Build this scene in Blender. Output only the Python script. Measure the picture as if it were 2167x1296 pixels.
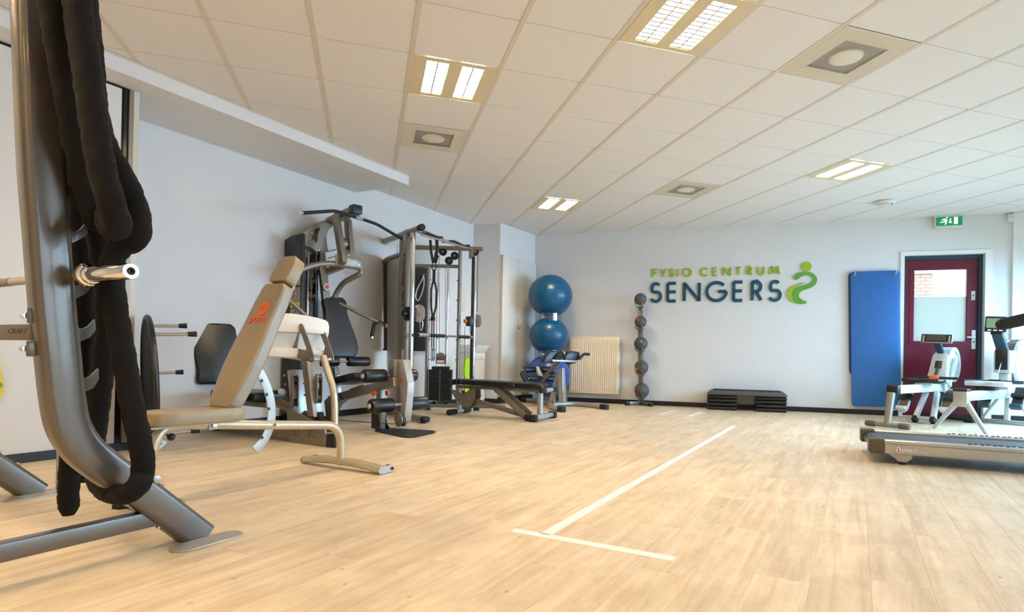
import bpy, bmesh, math, random
from mathutils import Vector as V, Matrix
random.seed(7)
SC = bpy.context.scene
for o in list(bpy.data.objects): bpy.data.objects.remove(o)

# ------------------------------------------------ camera, sky, daylight, exposure
cam_data = bpy.data.cameras.new('camera'); cam = bpy.data.objects.new('camera', cam_data)
SC.collection.objects.link(cam); SC.camera = cam
cam_data.sensor_width = 36; cam_data.lens = 20.35
cam_data.shift_x = -0.0376; cam_data.shift_y = 0.0444
cam_data.clip_start = 0.05
R_, U_, F_ = V((0.954, -0.301, 0.019)), V((-0.020, 0.000, 1.000)), V((0.301, 0.954, 0.006))
U_ = R_.cross(F_).normalized(); R_ = F_.cross(U_).normalized()
cam.matrix_world = Matrix(((R_.x, U_.x, -F_.x, -0.2372), (R_.y, U_.y, -F_.y, -3.323), (R_.z, U_.z, -F_.z, 0.7482), (0, 0, 0, 1)))
SC.view_settings.view_transform = 'Standard'; SC.view_settings.look = 'None'
SC.view_settings.gamma = 1; SC.view_settings.use_curve_mapping = False
SC.view_settings.exposure = 0.98
SC.cycles.use_denoising = True
SC.cycles.max_bounces = 8; SC.cycles.diffuse_bounces = 4; SC.cycles.glossy_bounces = 3
SC.cycles.sample_clamp_indirect = 4.0
SC.cycles.caustics_reflective = False; SC.cycles.caustics_refractive = False
CEIL = 2.723
world = bpy.data.worlds.new('sky'); SC.world = world; world.use_nodes = True
wb = world.node_tree.nodes['Background']; wb.inputs[0].default_value = (0.78, 0.88, 1.0, 1); wb.inputs[1].default_value = 2.3

BD, BN = V((0.821, -0.571, 0.000)), V((-0.571, -0.821, 0.000))     # back wall: direction to the right, normal into the room
BP = V((3.522, 5.064, 0))
LD, LN = V((0.712, 0.703, 0.000)), V((0.703, -0.712, 0.000))     # left wall: direction away, normal into the room
LP0 = V((-2.124, 2.151, 0))
def BW(s, z, off=0.0): return BP + BD * s + BN * off + V((0, 0, z))
def LW(t, z, off=0.0): return LP0 + LD * t + LN * off + V((0, 0, z))
RN = -BD                                                                # right wall: runs towards the viewer from the back wall
S_RIGHT = 6.6
def RW(u, z, off=0.0): return BP + BD * S_RIGHT + BN * u + RN * off + V((0, 0, z))
WINDOWS = [(0.5, 2.3), (2.7, 4.5), (4.9, 6.7), (7.1, 8.9)]
SILL, HEAD = 0.35, 2.45
def area_light(name, loc, direction, sx, sy, power, col, up=V((0, 0, 1))):
    ld = bpy.data.lights.new(name, 'AREA'); ld.shape = 'RECTANGLE'; ld.size = sx; ld.size_y = sy; ld.energy = power; ld.color = col; ld.spread = math.radians(135)
    o = bpy.data.objects.new(name, ld); SC.collection.objects.link(o)
    z = -direction.normalized(); x = up.cross(z); x = (x if x.length > 0.01 else V((1, 0, 0))).normalized(); y = z.cross(x)
    o.matrix_world = Matrix(((x.x, y.x, z.x, loc.x), (x.y, y.y, z.y, loc.y), (x.z, y.z, z.z, loc.z), (0, 0, 0, 1)))
    return o
for (u0, u1), watts in zip(WINDOWS, (92, 66, 20, 12)):                     # daylight through the tall windows of the right wall, set weaker towards the front so the left wall stays neutral
    area_light('window_daylight', RW((u0 + u1) / 2, (SILL + HEAD) / 2, 0.12), RN - V((0, 0, 0.8)), u1 - u0 - 0.1, HEAD - SILL - 0.1, watts, (0.35, 0.67, 1.0))

# ------------------------------------------------ materials
def lin(c): return tuple(((v / 255) / 12.92 if v / 255 <= 0.04045 else ((v / 255 + 0.055) / 1.055) ** 2.4) for v in c) + (1,)
def mat(name, rgb, rough=0.5, metal=0.0, noise=0.06, scale=30.0, bump=0.0, coat=0.0, emit=0.0, alpha=1.0, trans=0.0, bscale=None, stretch=None, spec=0.5):
    m = bpy.data.materials.new(name); m.use_nodes = True; nt = m.node_tree; N, L = nt.nodes, nt.links
    b = N['Principled BSDF']; b.inputs['Roughness'].default_value = rough; b.inputs['Metallic'].default_value = metal
    b.inputs['Coat Weight'].default_value = coat; b.inputs['Specular IOR Level'].default_value = spec; b.inputs['Alpha'].default_value = alpha; b.inputs['Transmission Weight'].default_value = trans
    c = lin(rgb); tc = N.new('ShaderNodeTexCoord'); n = N.new('ShaderNodeTexNoise'); n.inputs['Scale'].default_value = scale; n.inputs['Detail'].default_value = 4
    src = tc.outputs['Object']
    if stretch:
        mp = N.new('ShaderNodeMapping'); mp.inputs['Scale'].default_value = stretch; L.new(src, mp.inputs[0]); src = mp.outputs[0]
    L.new(src, n.inputs['Vector'])
    r = N.new('ShaderNodeValToRGB'); r.color_ramp.elements[0].position = 0.3; r.color_ramp.elements[1].position = 0.7
    r.color_ramp.elements[0].color = tuple(v * (1 - noise) for v in c[:3]) + (1,); r.color_ramp.elements[1].color = tuple(min(1, v * (1 + noise)) for v in c[:3]) + (1,)
    L.new(n.outputs['Fac'], r.inputs[0]); L.new(r.outputs[0], b.inputs['Base Color'])
    if bump:
        n2 = N.new('ShaderNodeTexNoise'); n2.inputs['Scale'].default_value = bscale or scale * 6; L.new(src, n2.inputs['Vector'])
        bp = N.new('ShaderNodeBump'); bp.inputs['Strength'].default_value = bump; bp.inputs['Distance'].default_value = 0.004
        L.new(n2.outputs['Fac'], bp.inputs['Height']); L.new(bp.outputs[0], b.inputs['Normal'])
    if emit:
        b.inputs['Emission Color'].default_value = c; b.inputs['Emission Strength'].default_value = emit
    return m
def plank_mat():
    m = bpy.data.materials.new('pale_oak_plank'); m.use_nodes = True; nt = m.node_tree; N, L = nt.nodes, nt.links
    b = N['Principled BSDF']; b.inputs['Roughness'].default_value = 0.42
    oi = N.new('ShaderNodeObjectInfo'); tc = N.new('ShaderNodeTexCoord')
    off = N.new('ShaderNodeVectorMath'); off.operation = 'MULTIPLY_ADD'
    comb = N.new('ShaderNodeCombineXYZ'); L.new(oi.outputs['Random'], comb.inputs[0]); L.new(oi.outputs['Random'], comb.inputs[1]); L.new(oi.outputs['Random'], comb.inputs[2])
    off.inputs[1].default_value = (37, 53, 71); L.new(comb.outputs[0], off.inputs[0]); L.new(tc.outputs['Object'], off.inputs[2])
    mp = N.new('ShaderNodeMapping'); mp.inputs['Scale'].default_value = (0.55, 7, 1); L.new(off.outputs[0], mp.inputs[0])
    n1 = N.new('ShaderNodeTexNoise'); n1.inputs['Scale'].default_value = 3.0; n1.inputs['Detail'].default_value = 8; n1.inputs['Roughness'].default_value = 0.62; n1.inputs['Distortion'].default_value = 0.6; L.new(mp.outputs[0], n1.inputs['Vector'])
    mp2 = N.new('ShaderNodeMapping'); mp2.inputs['Scale'].default_value = (2.0, 3.2, 1); L.new(off.outputs[0], mp2.inputs[0])
    n2 = N.new('ShaderNodeTexNoise'); n2.inputs['Scale'].default_value = 1.6; n2.inputs['Detail'].default_value = 6; n2.inputs['Roughness'].default_value = 0.7; L.new(mp2.outputs[0], n2.inputs['Vector'])
    r = N.new('ShaderNodeValToRGB'); e = r.color_ramp.elements
    e[0].position = 0.30; e[0].color = lin((205, 182, 150)); e[1].position = 0.72; e[1].color = lin((232, 219, 196))
    x = e.new(0.5); x.color = lin((221, 203, 173))
    L.new(n1.outputs['Fac'], r.inputs[0])
    r2 = N.new('ShaderNodeValToRGB'); r2.color_ramp.elements[0].position = 0.35; r2.color_ramp.elements[0].color = (0.86, 0.84, 0.81, 1); r2.color_ramp.elements[1].position = 0.62; r2.color_ramp.elements[1].color = (1.06, 1.05, 1.03, 1)
    L.new(n2.outputs['Fac'], r2.inputs[0])
    mx = N.new('ShaderNodeMix'); mx.data_type = 'RGBA'; mx.blend_type = 'MULTIPLY'; mx.inputs[0].default_value = 1.0; L.new(r.outputs[0], mx.inputs[6]); L.new(r2.outputs[0], mx.inputs[7])
    # small dark knots
    mp3 = N.new('ShaderNodeMapping'); mp3.inputs['Scale'].default_value = (5, 9, 1); L.new(off.outputs[0], mp3.inputs[0])
    vo = N.new('ShaderNodeTexVoronoi'); vo.inputs['Scale'].default_value = 1.0; vo.inputs['Randomness'].default_value = 1.0; L.new(mp3.outputs[0], vo.inputs['Vector'])
    r3 = N.new('ShaderNodeValToRGB'); r3.color_ramp.elements[0].position = 0.02; r3.color_ramp.elements[0].color = (0.45, 0.36, 0.28, 1); r3.color_ramp.elements[1].position = 0.07; r3.color_ramp.elements[1].color = (1, 1, 1, 1)
    L.new(vo.outputs['Distance'], r3.inputs[0])
    mk = N.new('ShaderNodeMix'); mk.data_type = 'RGBA'; mk.blend_type = 'MULTIPLY'; mk.inputs[0].default_value = 0.8; L.new(mx.outputs[2], mk.inputs[6]); L.new(r3.outputs[0], mk.inputs[7])
    rr = N.new('ShaderNodeMapRange'); rr.inputs[3].default_value = 0.95; rr.inputs[4].default_value = 1.04; L.new(oi.outputs['Random'], rr.inputs[0])
    mv = N.new('ShaderNodeVectorMath'); mv.operation = 'SCALE'; L.new(mk.outputs[2], mv.inputs[0]); L.new(rr.outputs[0], mv.inputs[3])
    L.new(mv.outputs[0], b.inputs['Base Color'])
    bp = N.new('ShaderNodeBump'); bp.inputs['Strength'].default_value = 0.06; bp.inputs['Distance'].default_value = 0.002; L.new(n1.outputs['Fac'], bp.inputs['Height']); L.new(bp.outputs[0], b.inputs['Normal'])
    return m
M = {}
M['wall'] = mat('white_wall_paint', (226, 226, 226), 0.75, noise=0.015, scale=3, bump=0.03, bscale=180)
M['tile'] = mat('ceiling_tile', (232, 229, 226), 0.9, noise=0.02, scale=60, bump=0.08, bscale=400)
M['grid'] = mat('ceiling_grid_paint', (216, 206, 194), 0.5, noise=0.01)
M['plank'] = plank_mat()
M['subfloor'] = mat('grey_subfloor', (90, 84, 76), 0.9)
M['skirting'] = mat('black_skirting', (22, 22, 23), 0.45)
M['panel'] = mat('cream_partition_panel', (228, 226, 222), 0.5, noise=0.01)
M['cream'] = mat('cream_jamb_paint', (214, 208, 194), 0.5, noise=0.02)
M['cupboard'] = mat('white_cupboard_laminate', (226, 222, 214), 0.45, noise=0.01)
M['black_gloss'] = mat('black_door_profile', (14, 14, 15), 0.25)
M['steel_dark'] = mat('warm_grey_metallic_paint', (140, 131, 117), 0.36, 0.4, noise=0.05, scale=500)
M['steel_rack'] = mat('bronze_grey_metallic_paint', (106, 100, 92), 0.33, 0.55, noise=0.04, scale=700, coat=0.25)
M['platinum'] = mat('platinum_metallic_paint', (180, 175, 166), 0.34, 0.45, noise=0.03, scale=600)
M['silver'] = mat('silver_metallic_paint', (178, 178, 176), 0.34, 0.4, noise=0.03, scale=600)
M['champagne'] = mat('champagne_metallic_tube', (200, 188, 162), 0.3, 0.45, noise=0.03, scale=600)
M['chrome'] = mat('polished_chrome', (226, 226, 228), 0.07, 1.0, noise=0.01)
M['bolt'] = mat('zinc_bolt', (190, 188, 182), 0.3, 1.0)
M['white_metal'] = mat('white_powder_coat', (222, 222, 218), 0.4, 0.1, noise=0.02)
M['black'] = mat('black_plastic', (20, 20, 21), 0.4, noise=0.1)
M['rubber'] = mat('black_rubber', (24, 24, 25), 0.65, noise=0.12, bump=0.1)
M['vinyl'] = mat('black_vinyl', (20, 20, 21), 0.34, noise=0.08, bump=0.05, bscale=900)
M['vinyl_blue'] = mat('dark_slate_vinyl', (44, 48, 54), 0.38, noise=0.06, bump=0.06, bscale=900)
M['beige_vinyl'] = mat('beige_vinyl', (160, 143, 112), 0.36, noise=0.03, bump=0.06, bscale=900)
M['beige_edge'] = mat('grey_vinyl_edge', (160, 158, 148), 0.42, noise=0.04, bump=0.06, bscale=700)
M['rope'] = mat('black_rope_sleeve', (14, 12, 10), 0.78, noise=0.25, scale=60, bump=0.5, bscale=900, spec=0.22)
M['orange'] = mat('orange_print', (255, 112, 34), 0.5, noise=0.02)
M['white_print'] = mat('white_print', (238, 238, 236), 0.5, noise=0.01)
M['dark_print'] = mat('dark_print', (26, 28, 30), 0.5)
M['yellow'] = mat('yellow_plastic', (236, 206, 20), 0.4, noise=0.02)
M['burgundy'] = mat('burgundy_door_paint', (104, 22, 44), 0.35, noise=0.03)
M['teal_frame'] = mat('dark_teal_frame_paint', (36, 66, 78), 0.4, noise=0.03)
M['white_trim'] = mat('white_trim_paint', (238, 238, 236), 0.4, noise=0.01)
M['blue_mat'] = mat('blue_foam_mat', (44, 108, 178), 0.6, noise=0.05, scale=8, bump=0.15, bscale=300)
M['blue_mat_back'] = mat('navy_foam_mat', (18, 58, 116), 0.6, noise=0.05, bump=0.15, bscale=300)
M['radiator'] = mat('cream_radiator_enamel', (246, 232, 204), 0.4, noise=0.01)
M['ball_blue'] = mat('petrol_blue_ball', (6, 84, 126), 0.3, noise=0.06, scale=5)
M['ball_indigo'] = mat('indigo_blue_ball', (44, 84, 170), 0.33, noise=0.05, scale=5)
M['med_ball'] = mat('grey_medicine_ball_rubber', (84, 82, 78), 0.5, noise=0.06, bump=0.15, bscale=300)
M['petrol'] = mat('petrol_letter', (4, 78, 98), 0.45, noise=0.01)
M['lime'] = mat('lime_letter', (164, 190, 34), 0.45, noise=0.01)
M['leaf_green'] = mat('leaf_green_letter', (98, 166, 58), 0.45, noise=0.12, scale=4)
M['lime_cloth'] = mat('lime_towel', (178, 220, 30), 0.8, noise=0.08, bump=0.3)
M['ceramic'] = mat('white_ceramic', (236, 232, 224), 0.15, noise=0.01)
M['exit_green'] = mat('exit_sign_green', (6, 150, 96), 0.4, emit=0.15, noise=0.01)
M['exit_white'] = mat('exit_sign_white', (240, 255, 235), 0.4, emit=0.3, noise=0.01)
M['lcd'] = mat('green_lcd', (130, 150, 110), 0.3, noise=0.02)
M['lcd_dark'] = mat('dark_lcd', (44, 46, 47), 0.5)
M['tape'] = mat('white_floor_tape', (246, 243, 238), 0.5, noise=0.02, scale=12)
M['belt'] = mat('grey_treadmill_belt', (70, 76, 84), 0.5, noise=0.05, bump=0.1)
M['bronze'] = mat('bronze_plastic', (92, 80, 58), 0.35, 0.2)
M['red'] = mat('red_print', (190, 30, 36), 0.5)
M['warn'] = mat('orange_warning_print', (220, 92, 26), 0.5)
M['poster'] = mat('photo_chart_print', (168, 150, 142), 0.5, noise=0.75, scale=38)
M['lamp_frame'] = mat('cream_lamp_frame', (222, 208, 172), 0.4, noise=0.01)
M['louvre'] = mat('mirror_louvre', (222, 222, 218), 0.2, 0.9, noise=0.01)
M['vent'] = mat('beige_grey_vent', (226, 220, 206), 0.5, noise=0.02)
M['vent_dark'] = mat('grey_vent_plenum', (150, 148, 144), 0.7, noise=0.03)
M['fan'] = mat('wood_fan_housing', (120, 88, 60), 0.5, noise=0.2, scale=14)
M['brick'] = mat('sunlit_brick', (206, 170, 152), 0.9, noise=0.1)  # light-coloured brick with slight random tone
M['paving'] = mat('grey_paving', (170, 168, 164), 0.9)
M['flywheel'] = mat('brushed_flywheel', (120, 112, 104), 0.35, 0.7, noise=0.2, scale=20)
M['foot_brown'] = mat('brown_foot_pad', (112, 96, 78), 0.7, noise=0.1)
M['rower_white'] = mat('pale_grey_rower_plastic', (208, 214, 216), 0.35, noise=0.02)
M['frosted'] = mat('frosted_film', (226, 234, 226), 0.6, noise=0.01)
def glass_mat():
    m = bpy.data.materials.new('clear_glass'); m.use_nodes = True; N, L = m.node_tree.nodes, m.node_tree.links
    b = N['Principled BSDF']; N.remove(b); o = N['Material Output']
    t = N.new('ShaderNodeBsdfTransparent'); t.inputs[0].default_value = (0.95, 0.97, 0.97, 1); g = N.new('ShaderNodeBsdfGlossy'); g.inputs['Roughness'].default_value = 0.02
    f = N.new('ShaderNodeFresnel'); mx = N.new('ShaderNodeMixShader'); L.new(f.outputs[0], mx.inputs[0]); L.new(t.outputs[0], mx.inputs[1]); L.new(g.outputs[0], mx.inputs[2]); L.new(mx.outputs[0], o.inputs[0])
    return m
M['glass'] = glass_mat()
def frost_mat():
    m = bpy.data.materials.new('frosted_glass'); m.use_nodes = True; N, L = m.node_tree.nodes, m.node_tree.links
    N.remove(N['Principled BSDF']); o = N['Material Output']
    t = N.new('ShaderNodeBsdfTranslucent'); t.inputs[0].default_value = (0.52, 0.58, 0.54, 1); d = N.new('ShaderNodeBsdfDiffuse'); d.inputs[0].default_value = (0.8, 0.86, 0.82, 1)
    mx = N.new('ShaderNodeMixShader'); mx.inputs[0].default_value = 0.35; L.new(t.outputs[0], mx.inputs[1]); L.new(d.outputs[0], mx.inputs[2]); L.new(mx.outputs[0], o.inputs[0])
    return m
M['frost'] = frost_mat()
def clear_plastic():
    m = bpy.data.materials.new('clear_acrylic'); m.use_nodes = True; N, L = m.node_tree.nodes, m.node_tree.links
    N.remove(N['Principled BSDF']); o = N['Material Output']
    t = N.new('ShaderNodeBsdfTransparent'); t.inputs[0].default_value = (0.82, 0.85, 0.88, 1); g = N.new('ShaderNodeBsdfGlossy'); g.inputs['Roughness'].default_value = 0.08
    mx = N.new('ShaderNodeMixShader'); mx.inputs[0].default_value = 0.12; L.new(t.outputs[0], mx.inputs[1]); L.new(g.outputs[0], mx.inputs[2]); L.new(mx.outputs[0], o.inputs[0])
    return m
M['acrylic'] = clear_plastic()
def lamp_mat(name, col, s):
    m = bpy.data.materials.new(name); m.use_nodes = True; b = m.node_tree.nodes['Principled BSDF']
    b.inputs['Base Color'].default_value = (0.9, 0.9, 0.88, 1); b.inputs['Emission Color'].default_value = col; b.inputs['Emission Strength'].default_value = s
    return m
M['lamp'] = lamp_mat('warm_fluorescent_glow', (1.0, 0.75, 0.48, 1), 72.0)
M['lamp_off'] = lamp_mat('dim_fluorescent_glow', (1.0, 0.86, 0.66, 1), 2.0)

# ------------------------------------------------ mesh building helpers
Z = V((0, 0, 1))
def basis(d, up=Z):
    d = V(d).normalized(); up = V(up)
    x = up.cross(d)
    if x.length < 1e-4: x = V((1, 0, 0)).cross(d) if abs(d.x) < 0.9 else V((0, 1, 0)).cross(d)
    x.normalize(); return x, d.cross(x).normalized(), d      # side, up, forward
class B:
    def __init__(s): s.bm = bmesh.new()
    def add(s, t):
        me = bpy.data.meshes.new('tmp'); t.to_mesh(me); t.free(); s.bm.from_mesh(me); bpy.data.meshes.remove(me); return s
    def box(s, c, ux, uy, sx, sy, sz, bev=0.0, seg=2, uz=None):
        c, ux, uy = V(c), V(ux).normalized(), V(uy).normalized(); uz = V(uz).normalized() if uz else ux.cross(uy).normalized()
        t = bmesh.new(); bmesh.ops.create_cube(t, size=1)
        if bev:
            bmesh.ops.scale(t, vec=(sx, sy, sz), verts=t.verts); bmesh.ops.bevel(t, geom=t.edges[:], offset=bev, segments=seg, profile=0.5, affect='EDGES')
        else: bmesh.ops.scale(t, vec=(sx, sy, sz), verts=t.verts)
        for v in t.verts: v.co = c + ux * v.co.x + uy * v.co.y + uz * v.co.z
        return s.add(t)
    def bar(s, p, q, w, h, up=Z, bev=0.0, seg=2, ext=0.0):     # rectangular bar from p to q: w across, h along up
        p, q = V(p), V(q); x, y, d = basis(q - p, up); l = (q - p).length + 2 * ext
        return s.box((p + q) / 2, x, y, w, h, l, bev, seg, uz=d)
    def cyl(s, p, q, r, seg=14, r2=None, cap=True, bev=0.0):
        p, q = V(p), V(q); x, y, d = basis(q - p); r2 = r if r2 is None else r2
        t = bmesh.new(); rings = []
        pr = [(0, r), (1, r2)]
        L_ = (q - p).length
        if bev: pr = [(0, r - bev), (bev * 0.3 / L_, r - bev * 0.3), (bev / L_, r), (1 - bev / L_, r2), (1 - bev * 0.3 / L_, r2 - bev * 0.3), (1, r2 - bev)]
        for k, rr in pr:
            c = p.lerp(q, k); rings.append([t.verts.new(c + (x * math.cos(a) + y * math.sin(a)) * rr) for a in [2 * math.pi * i / seg for i in range(seg)]])
        for a, b in zip(rings, rings[1:]):
            for i in range(seg): t.faces.new((a[i], a[(i + 1) % seg], b[(i + 1) % seg], b[i]))
        if cap: t.faces.new(rings[0][::-1]); t.faces.new(rings[-1])
        return s.add(t)
    def lathe(s, prof, o, axis=Z, seg=24):                      # prof: (radius, height) pairs along axis
        o = V(o); x, y, d = basis(axis); t = bmesh.new(); rings = []
        for r, h in prof:
            if r < 1e-5: rings.append([t.verts.new(o + d * h)])
            else: rings.append([t.verts.new(o + d * h + (x * math.cos(a) + y * math.sin(a)) * r) for a in [2 * math.pi * i / seg for i in range(seg)]])
        for a, b in zip(rings, rings[1:]):
            for i in range(seg):
                j = (i + 1) % seg
                if len(a) == 1 and len(b) == 1: continue
                if len(a) == 1: t.faces.new((a[0], b[j], b[i]))
                elif len(b) == 1: t.faces.new((a[i], a[j], b[0]))
                else: t.faces.new((a[i], a[j], b[j], b[i]))
        bmesh.ops.recalc_face_normals(t, faces=t.faces); return s.add(t)
    def tube(s, pts, r, seg=12, bend=0.0, cap=True, closed=False):
        pts = [V(p) for p in pts]
        if bend: pts = fillet(pts, bend)
        t = bmesh.new(); rings = []; n = len(pts); prev = None
        for i, p in enumerate(pts):
            d = (pts[(i + 1) % n] - pts[i - 1]) if closed else (pts[min(i + 1, n - 1)] - pts[max(i - 1, 0)]); d.normalize()
            if prev is None: x, y, _ = basis(d)
            else:
                x = prev - d * prev.dot(d)
                if x.length < 1e-5: x, y, _ = basis(d)
                x.normalize(); y = d.cross(x)
            prev = x; rr = r[i] if isinstance(r, (list, tuple)) else r
            rings.append([t.verts.new(p + (x * math.cos(a) + y * math.sin(a)) * rr) for a in [2 * math.pi * k / seg for k in range(seg)]])
        prs = list(zip(rings, rings[1:])) + ([(rings[-1], rings[0])] if closed else [])
        for a, b in prs:
            for k in range(seg): t.faces.new((a[k], a[(k + 1) % seg], b[(k + 1) % seg], b[k]))
        if cap and not closed: t.faces.new(rings[0][::-1]); t.faces.new(rings[-1])
        bmesh.ops.recalc_face_normals(t, faces=t.faces); return s.add(t)
    def sweep(s, pts, n, wi, wp, rc=0.01, bend=0.0):            # rounded rectangle along a planar path; n plane normal; wi in plane, wp along n
        pts = [V(p) for p in pts]; n = V(n).normalized()
        if bend: pts = fillet(pts, bend, 8)
        prof = []
        for cx, cy, a0 in ((wi / 2 - rc, wp / 2 - rc, 0), (-wi / 2 + rc, wp / 2 - rc, 90), (-wi / 2 + rc, -wp / 2 + rc, 180), (wi / 2 - rc, -wp / 2 + rc, 270)):
            for k in range(4): a = math.radians(a0 + 30 * k); prof.append((cx + rc * math.cos(a), cy + rc * math.sin(a)))
        t = bmesh.new(); rings = []; N_ = len(pts)
        for i, p in enumerate(pts):
            d0 = (pts[i] - pts[i - 1]).normalized() if i else (pts[1] - pts[0]).normalized(); d1 = (pts[i + 1] - pts[i]).normalized() if i < N_ - 1 else d0
            d = (d0 + d1).normalized(); x = n.cross(d).normalized(); k = 1 / max(0.5, d.dot(d0))
            rings.append([t.verts.new(p + x * a * k + n * b) for a, b in prof])
        m_ = len(prof)
        for a, b in zip(rings, rings[1:]):
            for k in range(m_): t.faces.new((a[k], a[(k + 1) % m_], b[(k + 1) % m_], b[k]))
        t.faces.new(rings[0][::-1]); t.faces.new(rings[-1]); bmesh.ops.recalc_face_normals(t, faces=t.faces); return s.add(t)
    def prism(s, poly, vec, bev=0.0, seg=2):                    # planar polygon of points, extruded by vec
        t = bmesh.new(); vec = V(vec); a = [t.verts.new(V(p)) for p in poly]; b = [t.verts.new(V(p) + vec) for p in poly]; n = len(a)
        t.faces.new(a); t.faces.new(b[::-1])
        for i in range(n): t.faces.new((a[i], b[i], b[(i + 1) % n], a[(i + 1) % n]))
        bmesh.ops.recalc_face_normals(t, faces=t.faces)
        if bev: bmesh.ops.bevel(t, geom=t.edges[:], offset=bev, segments=seg, profile=0.5, affect='EDGES', clamp_overlap=True)
        return s.add(t)
    def plate(s, outline, holes, vec):                          # planar plate with holes
        t = bmesh.new(); vec = V(vec); loops = [[t.verts.new(V(p)) for p in lp] for lp in [outline] + holes]
        ed = []
        for lp in loops:
            for i in range(len(lp)): ed.append(t.edges.new((lp[i], lp[(i + 1) % len(lp)])))
        bmesh.ops.triangle_fill(t, use_beauty=True, use_dissolve=False, edges=ed)
        g = bmesh.ops.extrude_face_region(t, geom=t.faces[:]); 
        bmesh.ops.translate(t, vec=vec, verts=[v for v in g['geom'] if isinstance(v, bmesh.types.BMVert)])
        bmesh.ops.recalc_face_normals(t, faces=t.faces); return s.add(t)
    def ball(s, c, r, sx=1, sy=1, sz=1, u=24, v=14):
        t = bmesh.new(); bmesh.ops.create_uvsphere(t, u_segments=u, v_segments=v, radius=r)
        for w in t.verts: w.co = V(c) + V((w.co.x * sx, w.co.y * sy, w.co.z * sz))
        return s.add(t)
    def disc(s, c, axis, r, th, seg=20, bev=0.0): c = V(c); a = V(axis).normalized() * th / 2; return s.cyl(c - a, c + a, r, seg, bev=bev)
    def hexbolt(s, c, axis, r=0.009, h=0.008): return s.cyl(V(c), V(c) + V(axis).normalized() * h, r, 6)
def fillet(pts, r, seg=6):
    out = [pts[0]]
    for a, b, c in zip(pts, pts[1:], pts[2:]):
        d0, d1 = (a - b), (c - b); l = min(r, d0.length * 0.48, d1.length * 0.48); p, q = b + d0.normalized() * l, b + d1.normalized() * l
        for k in range(seg + 1): t = k / seg; out.append(p * (1 - t) ** 2 + b * 2 * t * (1 - t) + q * t * t)
    out.append(pts[-1]); return out
def smooth_path(pts, n=6):                                      # Catmull-Rom through the points
    pts = [V(p) for p in pts]; P = [2 * pts[0] - pts[1]] + pts + [2 * pts[-1] - pts[-2]]; out = []
    for i in range(1, len(P) - 2):
        a, b, c, d = P[i - 1:i + 3]
        for k in range(n):
            t = k / n; out.append(0.5 * ((2 * b) + (c - a) * t + (2 * a - 5 * b + 4 * c - d) * t * t + (3 * b - a - 3 * c + d) * t ** 3))
    out.append(pts[-1]); return out
ORG = {}
def link(o): SC.collection.objects.link(o); return o
def thing(name, label, cat, loc, group=None):
    o = link(bpy.data.objects.new(name, None)); o.empty_display_size = 0.1; o.location = V(loc); o['label'] = label; o['category'] = cat
    if group: o['group'] = group
    ORG[o] = V(loc); return o
def part(name, b, m, parent, label=None, kind=None, ang=35, flat=False):
    me = bpy.data.meshes.new(name); org = ORG[parent]
    for v in b.bm.verts: v.co -= org
    b.bm.to_mesh(me); b.bm.free()
    if not flat: me.shade_smooth(); me.set_sharp_from_angle(angle=math.radians(ang))
    me.materials.append(M[m]); o = link(bpy.data.objects.new(name, me)); o.parent = parent; ORG[o] = org
    if label: o['label'] = label
    if kind: o['kind'] = kind
    return o
def solo(name, b, m, label, cat, loc=None, group=None, ang=35):
    if loc is None:
        n = len(b.bm.verts); loc = V((sum(v.co.x for v in b.bm.verts) / n, sum(v.co.y for v in b.bm.verts) / n, min(v.co.z for v in b.bm.verts)))
    loc = V(loc); me = bpy.data.meshes.new(name)
    for v in b.bm.verts: v.co -= loc
    b.bm.to_mesh(me); b.bm.free(); me.shade_smooth(); me.set_sharp_from_angle(angle=math.radians(ang))
    me.materials.append(M[m]); o = link(bpy.data.objects.new(name, me)); o.location = loc; ORG[o] = loc; o['label'] = label; o['category'] = cat
    if group: o['group'] = group
    return o
def struct(name, b, m, parent=None):
    if parent: o = part(name, b, m, parent)
    else:
        me = bpy.data.meshes.new(name); b.bm.to_mesh(me); b.bm.free(); me.shade_smooth(); me.set_sharp_from_angle(angle=math.radians(30))
        me.materials.append(M[m]); o = link(bpy.data.objects.new(name, me)); ORG[o] = V((0, 0, 0)); o['kind'] = 'structure'
    return o
def copy_thing(root, loc, label, rotz=None):
    r = root.copy(); link(r); r.location = V(loc); r['label'] = label; ORG[r] = V(loc)
    if rotz is not None: r.rotation_euler = (0, 0, rotz)
    for c in list(root.children):
        d = c.copy(); link(d); d.parent = r
        for g in list(c.children):
            e = g.copy(); link(e); e.parent = d
    return r
def textmesh(b, txt, o, ux, uy, height, depth=0.001, shear=0.0, width=None, bold=0.0):  # lettering laid on the plane (ux, uy)
    cu = bpy.data.curves.new('lettering', 'FONT'); cu.body = txt; cu.extrude = 0.5; cu.offset = bold; cu.shear = shear; cu.resolution_u = 3
    ob = bpy.data.objects.new('lettering', cu); SC.collection.objects.link(ob); dg = bpy.context.evaluated_depsgraph_get(); me = bpy.data.meshes.new_from_object(ob.evaluated_get(dg))
    bpy.data.objects.remove(ob); bpy.data.curves.remove(cu)
    xs = [v.co.x for v in me.vertices]; ys = [v.co.y for v in me.vertices]; h = max(ys) - min(ys); k = height / h; kx = k if width is None else width / (max(xs) - min(xs)); x0, y0 = min(xs), min(ys)
    ux, uy = V(ux).normalized(), V(uy).normalized(); n = ux.cross(uy); o = V(o)
    for v in me.vertices: v.co = o + ux * (v.co.x - x0) * kx + uy * (v.co.y - y0) * k + n * (v.co.z * depth)
    b.bm.from_mesh(me); bpy.data.meshes.remove(me); return b
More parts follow.
